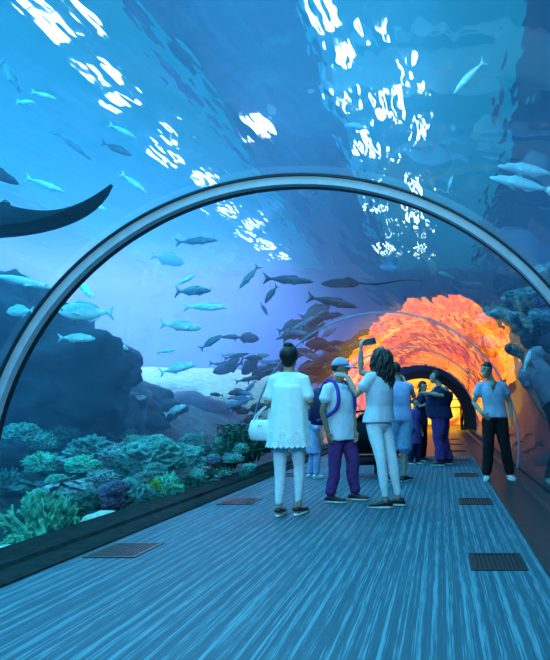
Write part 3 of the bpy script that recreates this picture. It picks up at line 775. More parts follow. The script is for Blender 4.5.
def human(label, X, Y, H, face, pose=None, skin=None, sex='m', stout=0.0, voxel_=.0085, floor_z=0.0, group=None):
    """one continuous body in the given pose; returns a figure whose joints the clothes are fitted to"""
    p = dict(pose or {}); k = H/1.70; g = Fig(); g.k = k; g.stout = stout
    V = lambda q: Vector(q)
    g.root = thing('person', label, 'person', (X, Y, floor_z), 0, group)
    F = deg(face); Rr = right_of(F); FS = deg(p.get('chest', face)); RS_ = right_of(FS)
    g.F, g.R, g.FS, g.RS = F, Rr, FS, RS_
    g.P = V(p.get('pelvis', (0, 0, .90*k)))
    g.S = V(p.get('shoulders', (g.P.x, g.P.y, 1.375*k)))
    sw = (.165 if sex == 'm' else .148)*k + stout*.02; g.sw = sw
    hd = deg(p.get('head_face', face)); pit = math.radians(p.get('pitch', 0)); hf = (hd*math.cos(pit) + UP*math.sin(pit)).normalized(); hu = (UP*math.cos(pit) - hd*math.sin(pit)).normalized(); hr = hf.cross(hu).normalized()
    roll = math.radians(p.get('roll', 0)); hu = (Matrix.Rotation(roll, 3, hf) @ hu); hr = (Matrix.Rotation(roll, 3, hf) @ hr)
    g.H = V(p.get('head', (g.S.x + FS.x*.03*k, g.S.y + FS.y*.03*k, H - .115*k))); g.hf, g.hu, g.hr = hf, hu, hr
    g.sh, g.el, g.wr, g.hip, g.kn, g.an, g.toe = {}, {}, {}, {}, {}, {}, {}
    for s, n in ((-1, 'l'), (1, 'r')):
        g.sh[n] = g.S + RS_*sw*s - UP*.025*k
        g.el[n] = V(p.get('el_'+n, g.sh[n] + RS_*.05*s*k - UP*.27*k - FS*.02))
        g.wr[n] = V(p.get('wr_'+n, g.el[n] + RS_*.01*s - UP*.23*k + FS*.06))
        g.hip[n] = g.P + Rr*.082*k*s - UP*.03*k
        f = V((*p['ft_'+n], 0)) if 'ft_'+n in p else Vector((g.P.x, g.P.y, 0)) + Rr*.10*k*s
        g.an[n] = f + UP*.085*k
        g.kn[n] = V(p.get('kn_'+n, lerp(g.hip[n], g.an[n], .5) + F*.03*k))
        g.toe[n] = deg(p.get('toe_'+n, face - 8*s))
    mb = MB(); st = stout
    def sec(c, w, d): return (c, RS_*(w*k + st*.05), FS*(d*k + st*.08))
    lo = g.P
    mb.sections([(lo - UP*.10*k, Rr*.10*k, F*.08*k), (lo - UP*.05*k, Rr*.150*k, F*.105*k), (lo + UP*.02*k, Rr*.160*k, F*.11*k), sec(lerp(lo, g.S, .34), .130 if sex == 'm' else .118, .095),
                 sec(lerp(lo, g.S, .70), .150 if sex == 'm' else .138, .110), sec(lerp(lo, g.S, .90), sw/k*.95, .088), sec(g.S + UP*.015*k, sw/k*.72, .065), sec(g.S + UP*.05*k, .065, .055)], n=18)
    neck_b = g.S + UP*.02*k; mb.tube([neck_b, lerp(neck_b, g.H, .55), g.H - hu*.04*k], [.060*k, .050*k, .052*k], n=10)
    Hc = g.H
    mb.ell(Hc + hu*.018*k - hf*.008*k, (hr*.074*k, hf*.092*k, hu*.094*k), 16, 12)
    mb.ell(Hc - hu*.055*k + hf*.026*k, (hr*.054*k, hf*.058*k, hu*.060*k), 14, 10)
    mb.tube([Hc + hf*.080*k + hu*.012*k, Hc + hf*.102*k - hu*.026*k], [.009*k, .014*k], n=6)
    mb.tube([Hc + hf*.080*k + hu*.026*k + hr*.036*k, Hc + hf*.085*k + hu*.026*k - hr*.036*k], .010*k, n=6)
    for s in (-1, 1): mb.ell(Hc + hr*.076*k*s - hu*.008*k - hf*.010*k, (hr*.010*k, hf*.019*k, hu*.031*k), 8, 6)
    for s, n in ((-1, 'l'), (1, 'r')):
        mb.tube([g.S + RS_*sw*.55*s, g.sh[n], lerp(g.sh[n], g.el[n], .5), g.el[n], lerp(g.el[n], g.wr[n], .35), g.wr[n]], [x*k*(1+.25*st) for x in (.052, .050, .042, .036, .036, .025)], n=10)
        D = g.wr[n] - g.el[n]
        D = V(p['hand_'+n]) if 'hand_'+n in p else D
        Pn = V(p['palm_'+n]) if 'palm_'+n in p else -RS_*s
        sd = 1 if (D.cross(Pn)).dot(FS) > 0 else -1
        if 'thumb_'+n in p: sd = p['thumb_'+n]
        add_hand(mb, g.wr[n] + D.normalized()*.012*k, D, Pn, sd, k, p.get('curl_'+n, 30))
        mb.tube([g.hip[n], lerp(g.hip[n], g.kn[n], .5), g.kn[n], lerp(g.kn[n], g.an[n], .32), lerp(g.kn[n], g.an[n], .8), g.an[n] - UP*.03*k], [x*k for x in (.080, .064, .045, .045, .031, .034)], n=12)
        mb.tube([g.an[n] - UP*.045*k - g.toe[n]*.03*k, g.an[n] - UP*.055*k + g.toe[n]*.13*k], [.034*k, .026*k], n=8)
    g.skin = skin or M_skin
    g.body = mb.build('body', g.skin, g.root, remesh=voxel_, relax=3)
    return g

def face_parts(g):
    k = g.k
    for s in (-1, 1):
        c = g.H + g.hf*.086*k + g.hr*.031*k*s + g.hu*.006*k
        e = MB().ell(c, (g.hr*.013*k, g.hf*.008*k, g.hu*.007*k), 8, 6).build('eye', M_white, g.root)
        MB().ell(c + g.hf*.005*k, (g.hr*.006*k, g.hf*.005*k, g.hu*.006*k), 8, 6).build('iris', M_iris, e)
        MB().tube([c + g.hu*.020*k - g.hr*.016*k + g.hf*.004*k, c + g.hu*.024*k + g.hf*.006*k, c + g.hu*.019*k + g.hr*.016*k + g.hf*.003*k], .0045*k, n=5).build('eyebrow', M_hair, g.root)
    m = g.H - g.hu*.058*k + g.hf*.080*k
    MB().ell(m, (g.hr*.024*k, g.hf*.010*k, g.hu*.008*k), 10, 6).build('mouth', M_lip, g.root)

def hair(g, style, m=None):
    k = g.k; m = m or M_hair; mb = MB(); r = random.Random(int(g.k*1e4) + len(style))
    nu, nv = 30, 20; vs = []; c = g.H + g.hu*.020*k - g.hf*.010*k
    def shell(p_):                                       # unit direction to hair surface, sunk under the skin over the face
        x, y, z = p_.dot(g.hr), p_.dot(g.hf), p_.dot(g.hu)
        line = .42 if style != 'parted' else .30
        f = 1.0
        if y > .12 and z < line + .25*abs(x): f = .80
        if z < -.62: f = .78
        if style in ('short', 'parted') and z < -.40: f = .80
        n_ = 1 + .05*noise.noise(p_*4.5 + Vector((k*50, 0, 0)))
        return f*n_
    mb2 = MB()
    A, B, Cc = g.hr*.085*k, g.hf*.106*k, g.hu*.112*k
    pts = [-UP]
    vs = [c - Cc*.8]; fs = []
    for i in range(1, nv):
        th = -math.pi/2 + math.pi*i/nv
        for j in range(nu):
            ph = 2*math.pi*j/nu; d = g.hr*math.cos(th)*math.cos(ph) + g.hf*math.cos(th)*math.sin(ph) + g.hu*math.sin(th); f = shell(d)
            vs.append(c + (A*math.cos(th)*math.cos(ph) + B*math.cos(th)*math.sin(ph) + Cc*math.sin(th))*f)
    vs.append(c + Cc); last = len(vs)-1
    for j in range(nu):
        fs += [(0, 1+(j+1) % nu, 1+j), (last, last-nu+j, last-nu+(j+1) % nu)]
    for i in range(nv-2):
        for j in range(nu): fs.append((1+i*nu+j, 1+i*nu+(j+1) % nu, 1+(i+1)*nu+(j+1) % nu, 1+(i+1)*nu+j))
    mb.add(vs, fs)
    if style == 'bun':
        mb.ell(c + g.hu*.090*k - g.hf*.050*k, (g.hr*.050*k, g.hf*.046*k, g.hu*.036*k), 12, 8)
        mb.ell(c - g.hf*.03*k, (g.hr*.092*k, g.hf*.098*k, g.hu*.098*k), 14, 10)
        mb.ell(c - g.hu*.060*k - g.hf*.055*k, (g.hr*.066*k, g.hf*.045*k, g.hu*.070*k), 12, 8)
    if style == 'long':
        for i in range(84):
            a = r.uniform(-2.2, 2.2) ; dirn = (-g.hf*math.cos(a) + g.hr*math.sin(a))
            b = c + dirn*.080*k*r.uniform(.75, 1.1) + g.hu*r.uniform(-.02, .075)*k
            ln = r.uniform(.34, .54)*k*(1 - .12*abs(a)); ph = r.uniform(0, 6.28); am = r.uniform(.012, .024)*k
            side = dirn.cross(UP)
            ptl = []
            for q in range(9):
                t = q/8; ptl.append(b + dirn*(.035*math.sin(math.pi*min(1, t*1.3)) + .012*t)*k - UP*ln*t - g.hf*.03*k*t + side*am*math.sin(ph + 11*t) + dirn*am*math.cos(ph + 11*t))
            mb.tube(ptl, [.020*k, .021*k, .021*k, .020*k, .019*k, .017*k, .014*k, .011*k, .006*k], n=6, caps=1)
    return mb.build('hair', m, g.root)

def top(g, m, hem=.84, sleeve=.55, loose=.022, flare=0.0, name='shirt', wr=.010, sl=.016, neck='round'):
    """shirt fitted round the posed torso; sleeve = part of the upper arm covered (over 1: down the forearm)"""
    k, st = g.k, g.stout; mb = MB()
    def sec(t, w, d, fl=0):
        c = lerp(g.P, g.S, t); a = max(0, min(1, t)); Rm = (g.R*(1-a) + g.RS*a).normalized(); Fm = (g.F*(1-a) + g.FS*a).normalized()
        belly = Fm*st*.05*max(0, 1 - abs(t-.35)*2.2)
        return (c + belly, Rm*(w*k + loose + st*.06 + fl), Fm*(d*k + loose + st*.09 + fl))
    th = (hem*k - g.P.z)/(g.S.z - g.P.z); w = g.sw/k
    secs = [sec(th, .158, .112, flare), sec(th*.6 + .10, .154, .112, flare*.6), sec(.34, .134 if w > .15 else .126, .100, flare*.3), sec(.70, .152 if w > .15 else .140, .112), sec(.88, w*.98, .090)]
    secs += [(g.S + UP*.018*k, g.RS*(w*.74*k + loose*.7), g.FS*(.064*k + loose*.7)), (g.S + UP*.050*k, g.RS*.074*k, g.FS*.066*k)]
    mb.sections(secs, n=24)
    for s, n in ((-1, 'l'), (1, 'r')):
        pts = [g.S + g.RS*g.sw*.5*s, g.sh[n]]; rad = [.060*k, .062*k + sl*.6]
        e = lerp(g.sh[n], g.el[n], min(1, sleeve)); pts += [lerp(g.sh[n], e, .5), e]; rad += [(.048*k + sl)*(1+.25*st), (.045*k + sl*1.25)*(1+.25*st)]
        if sleeve > 1:
            pts.append(lerp(g.el[n], g.wr[n], sleeve-1)); rad.append(.034*k + sl)
        mb.tube(pts, rad, n=12, caps=1)
    return mb.build(name, m, g.root, remesh=.010, relax=3, wrinkle=wr, wscale=8)

def bottoms(g, m, length='long', fit=.012, name='trousers', waist=.985, wr=.008):
    k, st = g.k, g.stout; mb = MB(); P = g.P
    mb.sections([(P - UP*.11*k, g.R*.09*k, g.F*.08*k), (P - UP*.05*k, g.R*(.155*k + fit + st*.05), g.F*(.112*k + fit + st*.07)), (P + UP*.02*k, g.R*(.163*k + fit*.6 + st*.05), g.F*(.116*k + fit*.6 + st*.08)),
                 (P + UP*(waist*k - .90*k), g.R*(.150*k + fit*.4 + st*.05), g.F*(.106*k + fit*.4 + st*.09))], n=22)
    for n in 'lr':
        h, kn, an = g.hip[n], g.kn[n], g.an[n]
        if length == 'knee':
            e = lerp(kn, an, .05); pts = [h, lerp(h, kn, .5), kn, e]; rad = [.094*k+fit, .082*k+fit*1.5, .066*k+fit*2, .066*k+fit*2.2]
        else:
            e = lerp(kn, an, .93 if fit > .012 else .90); pts = [h, lerp(h, kn, .5), kn, lerp(kn, an, .35), lerp(kn, an, .75), e]
            rad = [.092*k+fit+st*.03, .078*k+fit+st*.025, .058*k+fit*1.1, .056*k+fit*1.3, .044*k+fit*1.6, .042*k+fit*1.7]
        mb.tube(pts, rad, n=14, caps=1)
    return mb.build(name, m, g.root, remesh=.010, relax=3, wrinkle=wr, wscale=9)

def shoe(g, n, m, sole=None, heel=0.0, low=False):
    k = g.k; t = g.toe[n]; sd = right_of(t); a = g.an[n]; base = Vector((a.x, a.y, a.z - .085*k))
    prof = [(-.075, .030, .030), (-.060, .037, .072 if not low else .05), (-.02, .040, .088 if not low else .056), (.04, .043, .070 if not low else .045), (.10, .047, .052), (.155, .042, .042), (.185, .024, .030)]
    rings = []
    for x, w, h in prof:
        r = []
        for q in range(14):
            an = 2*math.pi*q/14; r.append(base + t*x*k + sd*w*k*math.copysign(abs(math.cos(an))**.8, math.cos(an)) + UP*(.016 + max(0, (h-.010)*k*(.5 + .5*math.sin(an))) + heel*max(0, .1-x)*2))
        rings.append(r)
    o = MB().loft(rings).build('shoe', m, g.root)
    rings = []
    for z, e in ((0.001, .96), (.006, 1.03), (.020, 1.03)):
        rings.append([base + t*(.055 + (.135)*math.cos(q*2*math.pi/24)*e)*k + sd*(.042*k*math.sin(q*2*math.pi/24)*e*(1 + .12*math.cos(q*2*math.pi/24))) + UP*(z) for q in range(24)])
    MB().loft(rings).build('sole', sole or M_sole, o)
    return o

C_white = cloth('white_cotton', (.86, .88, .86), vary=.04)
C_wjean = cloth('white_denim', (.78, .82, .86), vary=.05)
C_greyt = cloth('pale_grey_jersey', (.62, .62, .70), vary=.06)
C_polo = cloth('pale_polo_cotton', (.70, .72, .80), vary=.06)
C_purple = cloth('purple_twill', (.105, .040, .17), vary=.2)
C_navy = cloth('navy_cotton', (.020, .022, .065), vary=.2)
C_black = cloth('black_twill', (.012, .012, .016), vary=.2)
C_lav = cloth('lavender_cotton', (.45, .42, .66), vary=.08)
C_bluejean = cloth('washed_blue_denim', (.30, .40, .58), vary=.12)
C_grey = cloth('blue_grey_jersey', (.38, .40, .54), vary=.06)
C_darkshoe = mat('dark_shoe_leather', (.010, .012, .016), rough=.5, spec=.4)
C_whiteshoe = mat('white_shoe_leather', (.70, .72, .70), rough=.6)
C_tealshoe = mat('pale_grey_shoe', (.40, .46, .44), rough=.7)

# ---- woman in white, seen from behind
g = human('woman seen from behind in a long white scalloped tunic and white trousers', -1.485, 4.85, 1.65, 90, dict(
    shoulders=(0, 0, 1.335), ft_l=(-.085, -.03), ft_r=(.088, .02), kn_l=(-.085, .0, .47), kn_r=(.085, .04, .47),
    el_l=(-.205, -.02, 1.09), wr_l=(-.19, .17, 1.03), el_r=(.212, -.02, 1.10), wr_r=(.17, .17, 1.08), toe_l=95, toe_r=80), M_skin, 'f', voxel_=.008)
hair(g, 'bun')
# tunic: its own flared body with a scalloped lace hem
def lace():
    m, nt, out = nodes('white_tunic_lace'); b = N(nt, 'BsdfPrincipled', Roughness=.85); b.inputs['Specular IOR Level'].default_value = .1
    tc = N(nt, 'TexCoord'); v = N(nt, 'TexVoronoi', Scale=42.0); L(nt, tc.outputs['Object'], v.inputs['Vector'])
    L(nt, ramp(nt, v.outputs['Distance'], [(.25, (.88, .90, .89)), (.6, (.66, .70, .72))]), b.inputs['Base Color'])
    bp = N(nt, 'Bump', Strength=.5, Distance=.006); L(nt, v.outputs['Distance'], bp.inputs['Height']); L(nt, bp.outputs[0], b.inputs['Normal'])
    L(nt, b.outputs[0], out.inputs['Surface']); return m
top(g, C_white, hem=1.12, sleeve=.80, loose=.010, flare=.0, name='tunic', wr=.006, sl=.008)
def skirt(z0, z1, w0, w1, d0, d1, scallop, th=.006, n=120, rows=14):
    mb = MB(); out, inn = [], []
    for i in range(rows+1):
        t = i/rows; ro, ri = [], []
        for j in range(n):
            a = 2*math.pi*j/n; z = z0 + (z1-z0)*t
            if i == rows: z += scallop*abs(math.sin(a*13))
            wv = 1 + .035*t*math.sin(a*9 + .7)
            w_, d_ = (w0 + (w1-w0)*t)*wv, (d0 + (d1-d0)*t)*wv
            ro.append(Vector((w_*math.cos(a), d_*math.sin(a) + .0, z))); ri.append(Vector(((w_-th)*math.cos(a), (d_-th)*math.sin(a), z)))
        out.append(ro); inn.append(ri)
    rings = list(reversed(inn)) + out
    return mb.loft(rings, closed=False)
sk = skirt(1.27, .70, .146, .205, .118, .160, 0); o = sk.build('tunic_skirt', C_white, g.root)
sk = skirt(.83, .655, .188, .219, .1475, .172, .022); sk.build('lace_hem', lace(), g.root)
bottoms(g, C_wjean, fit=-.004, name='trousers')
for n in 'lr': shoe(g, n, C_darkshoe if n == 'r' else C_darkshoe, C_whiteshoe, heel=.10, low=True)
P1 = g

# ---- man in the cap
g = human('man in a pale cap, pale polo shirt and purple trousers wearing a backpack', -1.16, 5.59, 1.58, -32, dict(
    pelvis=(.03, .02, .84), shoulders=(0, 0, 1.265), head=(.035, -.02, 1.475), head_face=-12, pitch=4, ft_r=(-.06, -.09), ft_l=(.17, .06), kn_r=(-.02, -.06, .45), kn_l=(.15, .03, .45),
    el_r=(-.135, -.17, 1.00), wr_r=(-.085, -.17, .79), el_l=(.155, .06, .98), wr_l=(.19, .0, .79), toe_r=-12, toe_l=-8), M_skin2, voxel_=.008)
face_parts(g); hair(g, 'short')
top(g, C_polo, hem=.74, sleeve=.48, loose=.030, flare=.012, name='polo_shirt', wr=.012, sl=.022)
mbc = MB()
for s in (-1, 1):
    a = g.S + UP*.065*g.k - g.FS*.05; mbc.tube([a, g.S + UP*.045 + g.RS*.062*s + g.FS*.02, g.S + UP*.005 + g.RS*.035*s + g.FS*.098], [.012, .016, .014], n=6)
mbc.build('collar', C_polo, g.root)
bottoms(g, C_purple, fit=.014, name='trousers', wr=.014)
for n in 'lr': shoe(g, n, C_darkshoe)
capm = cloth('pale_blue_grey_cap', (.36, .38, .56))
k = g.k; mb = MB(); cc = g.H + g.hu*.035*k - g.hf*.004
rings = []
for i in range(8):
    th = math.radians(88*i/7.3); rings.append([cc + (g.hr*.094*math.cos(q*math.pi/12) + g.hf*.112*math.sin(q*math.pi/12))*math.cos(th)*k + g.hu*.105*k*math.sin(th) for q in range(24)])
cap = mb.loft(rings).build('cap', capm, g.root)
mb = MB(); top_, bot = [], []
rings = []
for t in (0, .35, .7, 1.0):
    w_ = .088*(1 - .35*t*t); rings.append([cc + g.hf*(.075 + .115*t)*k + g.hr*w_*k*x + g.hu*(-.004 - .022*t - .020*x*x + dz)*k for x, dz in ((-1, 0), (-.5, .004), (0, .006), (.5, .004), (1, 0), (.5, -.002), (0, 0), (-.5, -.002))])
mb.loft(rings).build('brim', capm, cap)
P2 = g

# ---- woman with long curls photographing
g = human('woman with long dark curls, pale tee and white jeans, one arm raised', -.65, 5.26, 1.67, 148, dict(
    pelvis=(-.015, 0, .90), shoulders=(.0, .0, 1.36), head=(-.015, .03, 1.555), head_face=160, pitch=6, chest=140, ft_l=(.065, -.06), ft_r=(.185, .07), kn_l=(.025, -.09, .48), kn_r=(.125, .04, .48),
    el_l=(-.225, -.15, 1.17), wr_l=(-.335, -.06, 1.365), hand_l=(-.9, .25, .25), palm_l=(0, .6, -.7), curl_l=16,
    el_r=(-.235, .20, 1.43), wr_r=(-.235, .18, 1.655), hand_r=(.10, .0, 1), palm_r=(.8, .5, .1), curl_r=50, toe_l=180, toe_r=172), M_skin, 'f', voxel_=.0075)
hair(g, 'long', M_hairb); face_parts(g)
top(g, C_greyt, hem=.905, sleeve=.50, loose=.024, flare=.012, name='tee_shirt', wr=.012, sl=.018)
bottoms(g, C_wjean, fit=-.002, name='jeans', wr=.006)
for n in 'lr': shoe(g, n, C_darkshoe, low=False)
P3 = g

# ---- man in shorts behind her
g = human('man in pale shorts and lavender vest seen from behind, elbow raised', -.60, 7.1, 1.69, 105, dict(
    shoulders=(-.02, 0, 1.36), head=(-.075, .04, 1.565), ft_r=(.07, -.04), ft_l=(-.15, .05), el_r=(.20, .10, 1.20), wr_r=(.06, .30, 1.42), el_l=(-.24, .16, 1.22), wr_l=(-.08, .34, 1.42), toe_r=60), M_skin, voxel_=.010)
hair(g, 'short', M_hairb)
top(g, C_lav, hem=.86, sleeve=.16, loose=.024, name='vest', wr=.012)
bottoms(g, C_bluejean, 'knee', fit=.020, name='shorts', wr=.012)
for n in 'lr': shoe(g, n, C_darkshoe)
P4 = g

# ---- heavy man in purple trousers
g = human('heavy man in navy shirt and purple trousers, forearm held out level', -.05, 9.05, 1.70, 168, dict(
    pelvis=(.02, 0, .90), shoulders=(.02, 0, 1.37), head=(-.075, .02, 1.585), pitch=14, ft_l=(.03, -.10), ft_r=(.17, .12), el_l=(.07, -.27, 1.25), wr_l=(-.22, -.24, 1.30), el_r=(-.06, .30, 1.18), wr_r=(-.28, .14, 1.28),
    hand_l=(-1, .1, .1), palm_l=(0, .5, -.8)), M_skin, stout=1.0, voxel_=.010)
face_parts(g); hair(g, 'short', M_hairb)
top(g, C_navy, hem=.86, sleeve=.62, loose=.035, name='shirt', wr=.014, sl=.022)
bottoms(g, C_purple, fit=.032, name='trousers', wr=.018)
for n in 'lr': shoe(g, n, C_darkshoe)
# ---- woman facing him
g = human('woman in dark clothes facing the heavy man in purple trousers', -.40, 9.75, 1.55, -8, dict(ft_l=(.02, .10), ft_r=(-.02, -.10), head_face=-30,
    el_r=(-.02, -.22, 1.05), wr_r=(.16, -.17, 1.13), el_l=(.02, .24, 1.05), wr_l=(.16, .16, 1.10)), M_skin, 'f', voxel_=.011)
face_parts(g); hair(g, 'parted', M_hair)
top(g, cloth('dark_plum_cotton', (.03, .02, .07)), hem=.78, sleeve=.6, name='blouse'); bottoms(g, C_black, fit=.018)
for n in 'lr': shoe(g, n, C_darkshoe)
# ---- child in purple
g = human('child in a purple top and dark trousers beside the woman in dark clothes', -.505, 9.25, 1.21, -35, dict(ft_l=(.06, .03), ft_r=(-.07, -.03), wr_r=(-.10, -.18, .60)), M_skin, 'f', voxel_=.010)
face_parts(g); hair(g, 'short', M_hairb)
top(g, cloth('bright_purple_cotton', (.18, .08, .30)), hem=.52, sleeve=.9, loose=.022, name='shirt'); bottoms(g, C_navy, fit=.018)
for n in 'lr': shoe(g, n, C_darkshoe)
# ---- visitor in black, back turned
g = human('visitor in black with the back turned, standing before the orange glow', -.86, 10.35, 1.62, 80, dict(), M_skin2, voxel_=.011)
hair(g, 'short'); top(g, C_black, hem=.80, sleeve=.6); bottoms(g, C_black, fit=.02)
for n in 'lr': shoe(g, n, C_darkshoe)
# ---- man on the kerb
g = human('man in a blue-grey V-neck tee and dark trousers leaning by the far kerb', .735, 7.25, 1.70, -90, dict(
    pelvis=(.03, 0, .91), shoulders=(-.01, .0, 1.375), head=(-.095, -.04, 1.575), head_face=-98, roll=-6, ft_r=(-.09, -.06), ft_l=(.25, -.02), kn_r=(-.07, -.06, .49), kn_l=(.17, -.05, .49),
    el_r=(-.275, .03, 1.115), wr_r=(-.165, -.14, .955), hand_r=(.75, .1, -.55), palm_r=(.1, .9, 0), el_l=(.245, .03, 1.115), wr_l=(.265, -.04, .90), toe_r=-98, toe_l=-78), M_skin, voxel_=.008)
face_parts(g); hair(g, 'parted')
top(g, C_grey, hem=.90, sleeve=.50, loose=.026, flare=.006, name='tee_shirt', wr=.012, sl=.022)
mb = MB(); nb = g.S + UP*.052
mb.add([nb - g.RS*.066 + g.FS*.078, nb + g.RS*.066 + g.FS*.078, g.S - UP*.095 + g.FS*.150, nb - g.RS*.05 + g.FS*.03, nb + g.RS*.05 + g.FS*.03, g.S - UP*.06 + g.FS*.10], [(0, 1, 2), (5, 4, 3), (0, 3, 4, 1), (1, 4, 5, 2), (2, 5, 3, 0)])
mb.build('neck_skin', g.skin, g.root)
bottoms(g, C_black, fit=.020, name='trousers', wr=.012)
for n in 'lr': shoe(g, n, C_tealshoe)
P9 = g
# ---- child behind the woman in white
g = human('child in lavender trousers and white trainers half hidden behind the white tunic', -1.90, 7.4, 1.12, 40, dict(ft_r=(.05, -.05), ft_l=(-.06, .05)), M_skin, voxel_=.010)
hair(g, 'short'); top(g, C_lav, hem=.56, sleeve=.9, name='shirt'); bottoms(g, cloth('lavender_denim', (.42, .40, .62)), fit=.014)
for n in 'lr': shoe(g, n, C_whiteshoe)
# ---- far figures in the orange hall
g = human('far slim figure standing against the orange glow behind a rail', 1.02, 25.2, 1.72, 180, dict(), M_skin2, voxel_=.014, floor_z=-.2)
hair(g, 'short'); top(g, cloth('rust_cotton', (.16, .05, .02)), hem=.84, sleeve=.6); bottoms(g, C_black, fit=.016)
for n in 'lr': shoe(g, n, C_darkshoe)
# ================================================================ things people carry and push
# white handbag on the woman's forearm
M_bag = mat('white_leather', (.78, .82, .82), rough=.5, spec=.3, vary=.05)
b = thing('handbag', 'white handbag hanging from the arm of the woman in the white tunic', 'bag', (-1.485 - .285, 4.85 + .06, .72))
mb = MB(); rings = []
for z, w_, d_ in ((0, .085, .045), (.02, .115, .062), (.10, .128, .066), (.17, .112, .050), (.205, .095, .030)):
    rings.append([Vector((w_*math.copysign(abs(math.cos(q*math.pi/14))**.7, math.cos(q*math.pi/14)), d_*math.copysign(abs(math.sin(q*math.pi/14))**.8, math.sin(q*math.pi/14)), z)) for q in range(28)])
mb.loft(rings).build('pouch', M_bag, b, wrinkle=.006, wscale=14)
for y in (-.035, .035):
    MB().tube(smooth_path([(-.07, y, .18), (-.045, y*.9, .25), (.03, y*.7, .325), (.075, y*.7, .345), (.085, y*.7, .32), (.075, y, .18)]), .007, n=6).build('strap', M_bag, b)
MB().ell((0, -.055, .15), ((.018, 0, 0), (0, .012, 0), (0, 0, .014)), 10, 6).build('clasp', mat('steel_clasp', (.6, .62, .64), rough=.25, metal=1), b)
# backpack
M_pack = mat('dark_purple_nylon', (.04, .025, .09), rough=.7, vary=.2)
M_strap = mat('purple_webbing', (.10, .04, .30), rough=.8)
g = P2; F_, R2 = g.FS, g.RS
c = Vector((-1.16, 5.59, 0)) + g.S - F_*.25 - UP*.20
b = thing('backpack', 'dark purple backpack worn by the man in the pale cap', 'backpack', c)
mb = MB(); mb.sections([(Vector((0, 0, z)), R2*w_, F_*d_) for z, w_, d_ in ((-.22, .10, .05), (-.20, .135, .085), (0, .145, .095), (.15, .13, .08), (.20, .09, .045))], n=24, p=3)
mb.build('pack', M_pack, b, wrinkle=.006)
MB().sections([(-F_*.10 + Vector((0, 0, z)), R2*w_, F_*d_) for z, w_, d_ in ((-.18, .09, .02), (-.16, .105, .035), (-.04, .105, .035), (-.02, .08, .015))], n=20, p=3).build('pocket', M_pack, b)
for s in (-1, 1):
    pts = [R2*.07*s + F_*.06 + UP*.19, R2*.085*s + F_*.17 + UP*.285, R2*.105*s + F_*.30 + UP*.245, R2*.125*s + F_*.372 + UP*.12, R2*.145*s + F_*.36 - UP*.03, R2*.195*s + F_*.22 - UP*.14, R2*.13*s + F_*.07 - UP*.17]
    mb = MB(); mb.tube(smooth_path(pts), .020, n=8); mb.build('shoulder_strap', M_strap, b)
# phones
M_phone = mat('phone_glass', (.02, .02, .03), rough=.15, spec=.6)
M_phonec = mat('pale_phone_case', (.70, .74, .78), rough=.5)
def phone(label, loc, rx, ry, rz, case):
    t = thing('phone', label, 'phone', loc); t.rotation_euler = (rx, ry, rz)
    MB().box((0, 0, 0), (.150, .009, .075)).build('case', case, t, smooth=False)
    MB().box((0, -.005, 0), (.140, .002, .068)).build('screen', M_phone, t, smooth=False)
    MB().ell((.055, .006, .02), ((.010, 0, 0), (0, .003, 0), (0, 0, .010)), 10, 6).build('camera_lens', M_phone, t)
phone('pale phone held high in the raised hand of the curly-haired woman', (-.65 - .145, 5.26 + .215, 1.765), 0, math.radians(-12), math.radians(10), M_phonec)
phone('dark phone in the outstretched hand of the heavy man', (-.05 - .345, 9.05 - .20, 1.345), math.radians(20), 0, math.radians(80), M_phone)

# stroller between the standing visitors
M_fab = mat('black_stroller_fabric', (.012, .012, .02), rough=.85)
M_tyre = mat('black_tyre', (.01, .01, .01), rough=.8)
M_tube = mat('grey_tube', (.20, .22, .26), rough=.4, metal=.6)
t = thing('stroller', 'black pushchair with a pink tail toy parked behind the capped man', 'stroller', (-1.13, 7.45, 0), math.radians(15))
def wheel(c, r):
    mb = MB(); n = 28; rings = []
    for q in range(n):
        a = 2*math.pi*q/n; e = Vector((0, math.cos(a), math.sin(a))); rings.append([Vector(c) + e*(r + .018*math.cos(p_*math.pi/4)) + Vector((.018*math.sin(p_*math.pi/4), 0, 0)) for p_ in range(8)])
    rings.append(rings[0]); w = mb.loft(rings, closed=False).build('wheel', M_tyre, t)
    mb = MB(); mb.tube([Vector(c) - Vector((.02, 0, 0)), Vector(c) + Vector((.02, 0, 0))], .02, n=10)
    for q in range(5):
        a = 2*math.pi*q/5; mb.tube([c, Vector(c) + Vector((0, math.cos(a), math.sin(a)))*r], .006, n=5)
    mb.build('hub', M_tube, w)
for x in (-.23, .23):
    wheel((x, -.28, .128), .11); wheel((x*.8, .34, .098), .08)
    mb = MB(); mb.tube([(x, -.28, .13), (x*.95, -.05, .45), (x*.9, .2, .62)], .012, n=8); mb.tube([(x*.8, .34, .10), (x*.92, 0, .42), (x, -.34, .82), (x, -.42, .98)], .012, n=8)
    mb.build('side_frame', M_tube, t)
MB().tube([(-.23, -.42, .98), (0, -.45, 1.0), (.23, -.42, .98)], .016, n=8).build('push_handle', M_fab, t)
mb = MB(); mb.sections([(Vector((0, .12, .36)), Vector((.19, 0, 0)), Vector((0, .20, 0))), (Vector((0, .12, .42)), Vector((.20, 0, 0)), Vector((0, .21, 0)))], n=20, p=4); mb.build('seat', M_fab, t)
mb = MB(); mb.sections([(Vector((0, -.06, .40)), Vector((.19, 0, 0)), Vector((0, .03, 0))), (Vector((0, -.24, .84)), Vector((.18, 0, 0)), Vector((0, .03, 0)))], n=20, p=4); mb.build('backrest', M_fab, t)
mb = MB(); rings = []
for i in range(7):
    a = math.radians(-20 + 18*i); rings.append([Vector((.20*math.cos(q*math.pi/10)*(1.0), -.12 + .30*math.sin(a)*(.55 + .45*math.sin(q*math.pi/10)), .62 + .36*math.cos(a)*(.35 + .65*math.sin(q*math.pi/10)))) for q in range(11)])
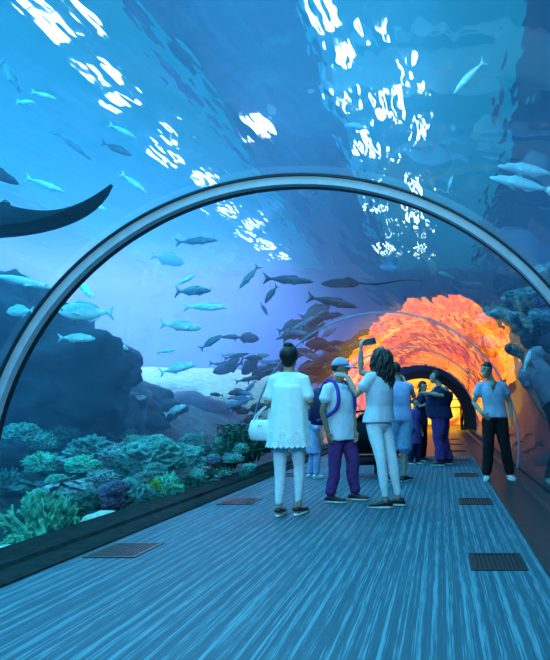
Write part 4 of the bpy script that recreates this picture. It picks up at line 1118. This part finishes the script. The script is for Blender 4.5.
mb.loft(rings, closed=False); cn = mb.build('canopy', M_fab, t); so = cn.modifiers.new('thick', 'SOLIDIFY'); so.thickness = .012
mb = MB(); mb.sections([(Vector((0, .05, .20)), Vector((.17, 0, 0)), Vector((0, .20, 0))), (Vector((0, .05, .31)), Vector((.19, 0, 0)), Vector((0, .22, 0)))], n=20, p=4); mb.build('basket', M_fab, t)
MB().ball((.05, -.315, .60), .055).build('pink_toy', mat('pink_plush', (.85, .06, .30), rough=.8), t)

# ---- floor grates
M_grate = mat('dark_grate_steel', (.012, .014, .016), rough=.5, spec=.4)
def grate(x, y, w_, d_, label):
    t = thing('floor_grate', label, 'grate', (x, y, 0), 0, 'vent grates let into the carpet')
    mb = MB()
    for sx in (-1, 1): mb.box((sx*(w_/2-.012), 0, .004), (.024, d_, .006))
    for sy in (-1, 1): mb.box((0, sy*(d_/2-.012), .004), (w_-.048, .024, .006))
    mb.build('frame', M_grate, t, smooth=False)
    mb = MB()
    for q in range(11): mb.box((-w_/2 + .036 + (w_-.072)*q/10, 0, .003), (.014, d_-.048, .005))
    mb.build('slats', M_grate, t, smooth=False)
    MB().box((0, 0, .0009), (w_-.03, d_-.03, .001)).build('pit', M_dark, t, smooth=False)  # flat black sheet stands for the shade under the slats
for i, y in enumerate((3.39, 5.55, 7.72, 9.88)):
    grate(.37, y, .37, .37, ['vent grate in the carpet edge nearest the viewer on the far kerb side', 'vent grate one further along, short of the man in the grey tee', 'vent grate at the feet of the man in the grey tee', 'vent grate last before the carpet ends'][i])
for i, y in enumerate((3.66, 5.55, 7.72)):
    grate(-2.32 + .08*(i == 1), y, .37, .37, ['vent grate in the carpet nearest the coral reef kerb', 'vent grate beside the feet of the woman in white on the reef side', 'vent grate behind the woman in white by the reef kerb'][i])
for i, y in enumerate((11.95, 14.1, 16.3)):
    grate(.37, y, .40, .37, ['first vent grate in the dark floor past the carpet', 'second vent grate in the dark floor past the carpet', 'third vent grate in the dark floor past the carpet'][i])

# ---- railing in the orange hall
t = thing('handrail', 'thin dark handrail across the orange hall', 'railing', (.9, 24.2, -.2))
M_rail = mat('dark_rail_steel', (.02, .015, .012), rough=.5)
for z in (1.22, 1.60): MB().tube([(-1.2, 0, z), (1.4, 0, z)], .022, n=8).build('rail', M_rail, t)
for x in (-1.1, .85, 1.35): MB().tube([(x, 0, .0), (x, 0, 1.6)], .03, n=8).build('post', M_rail, t)
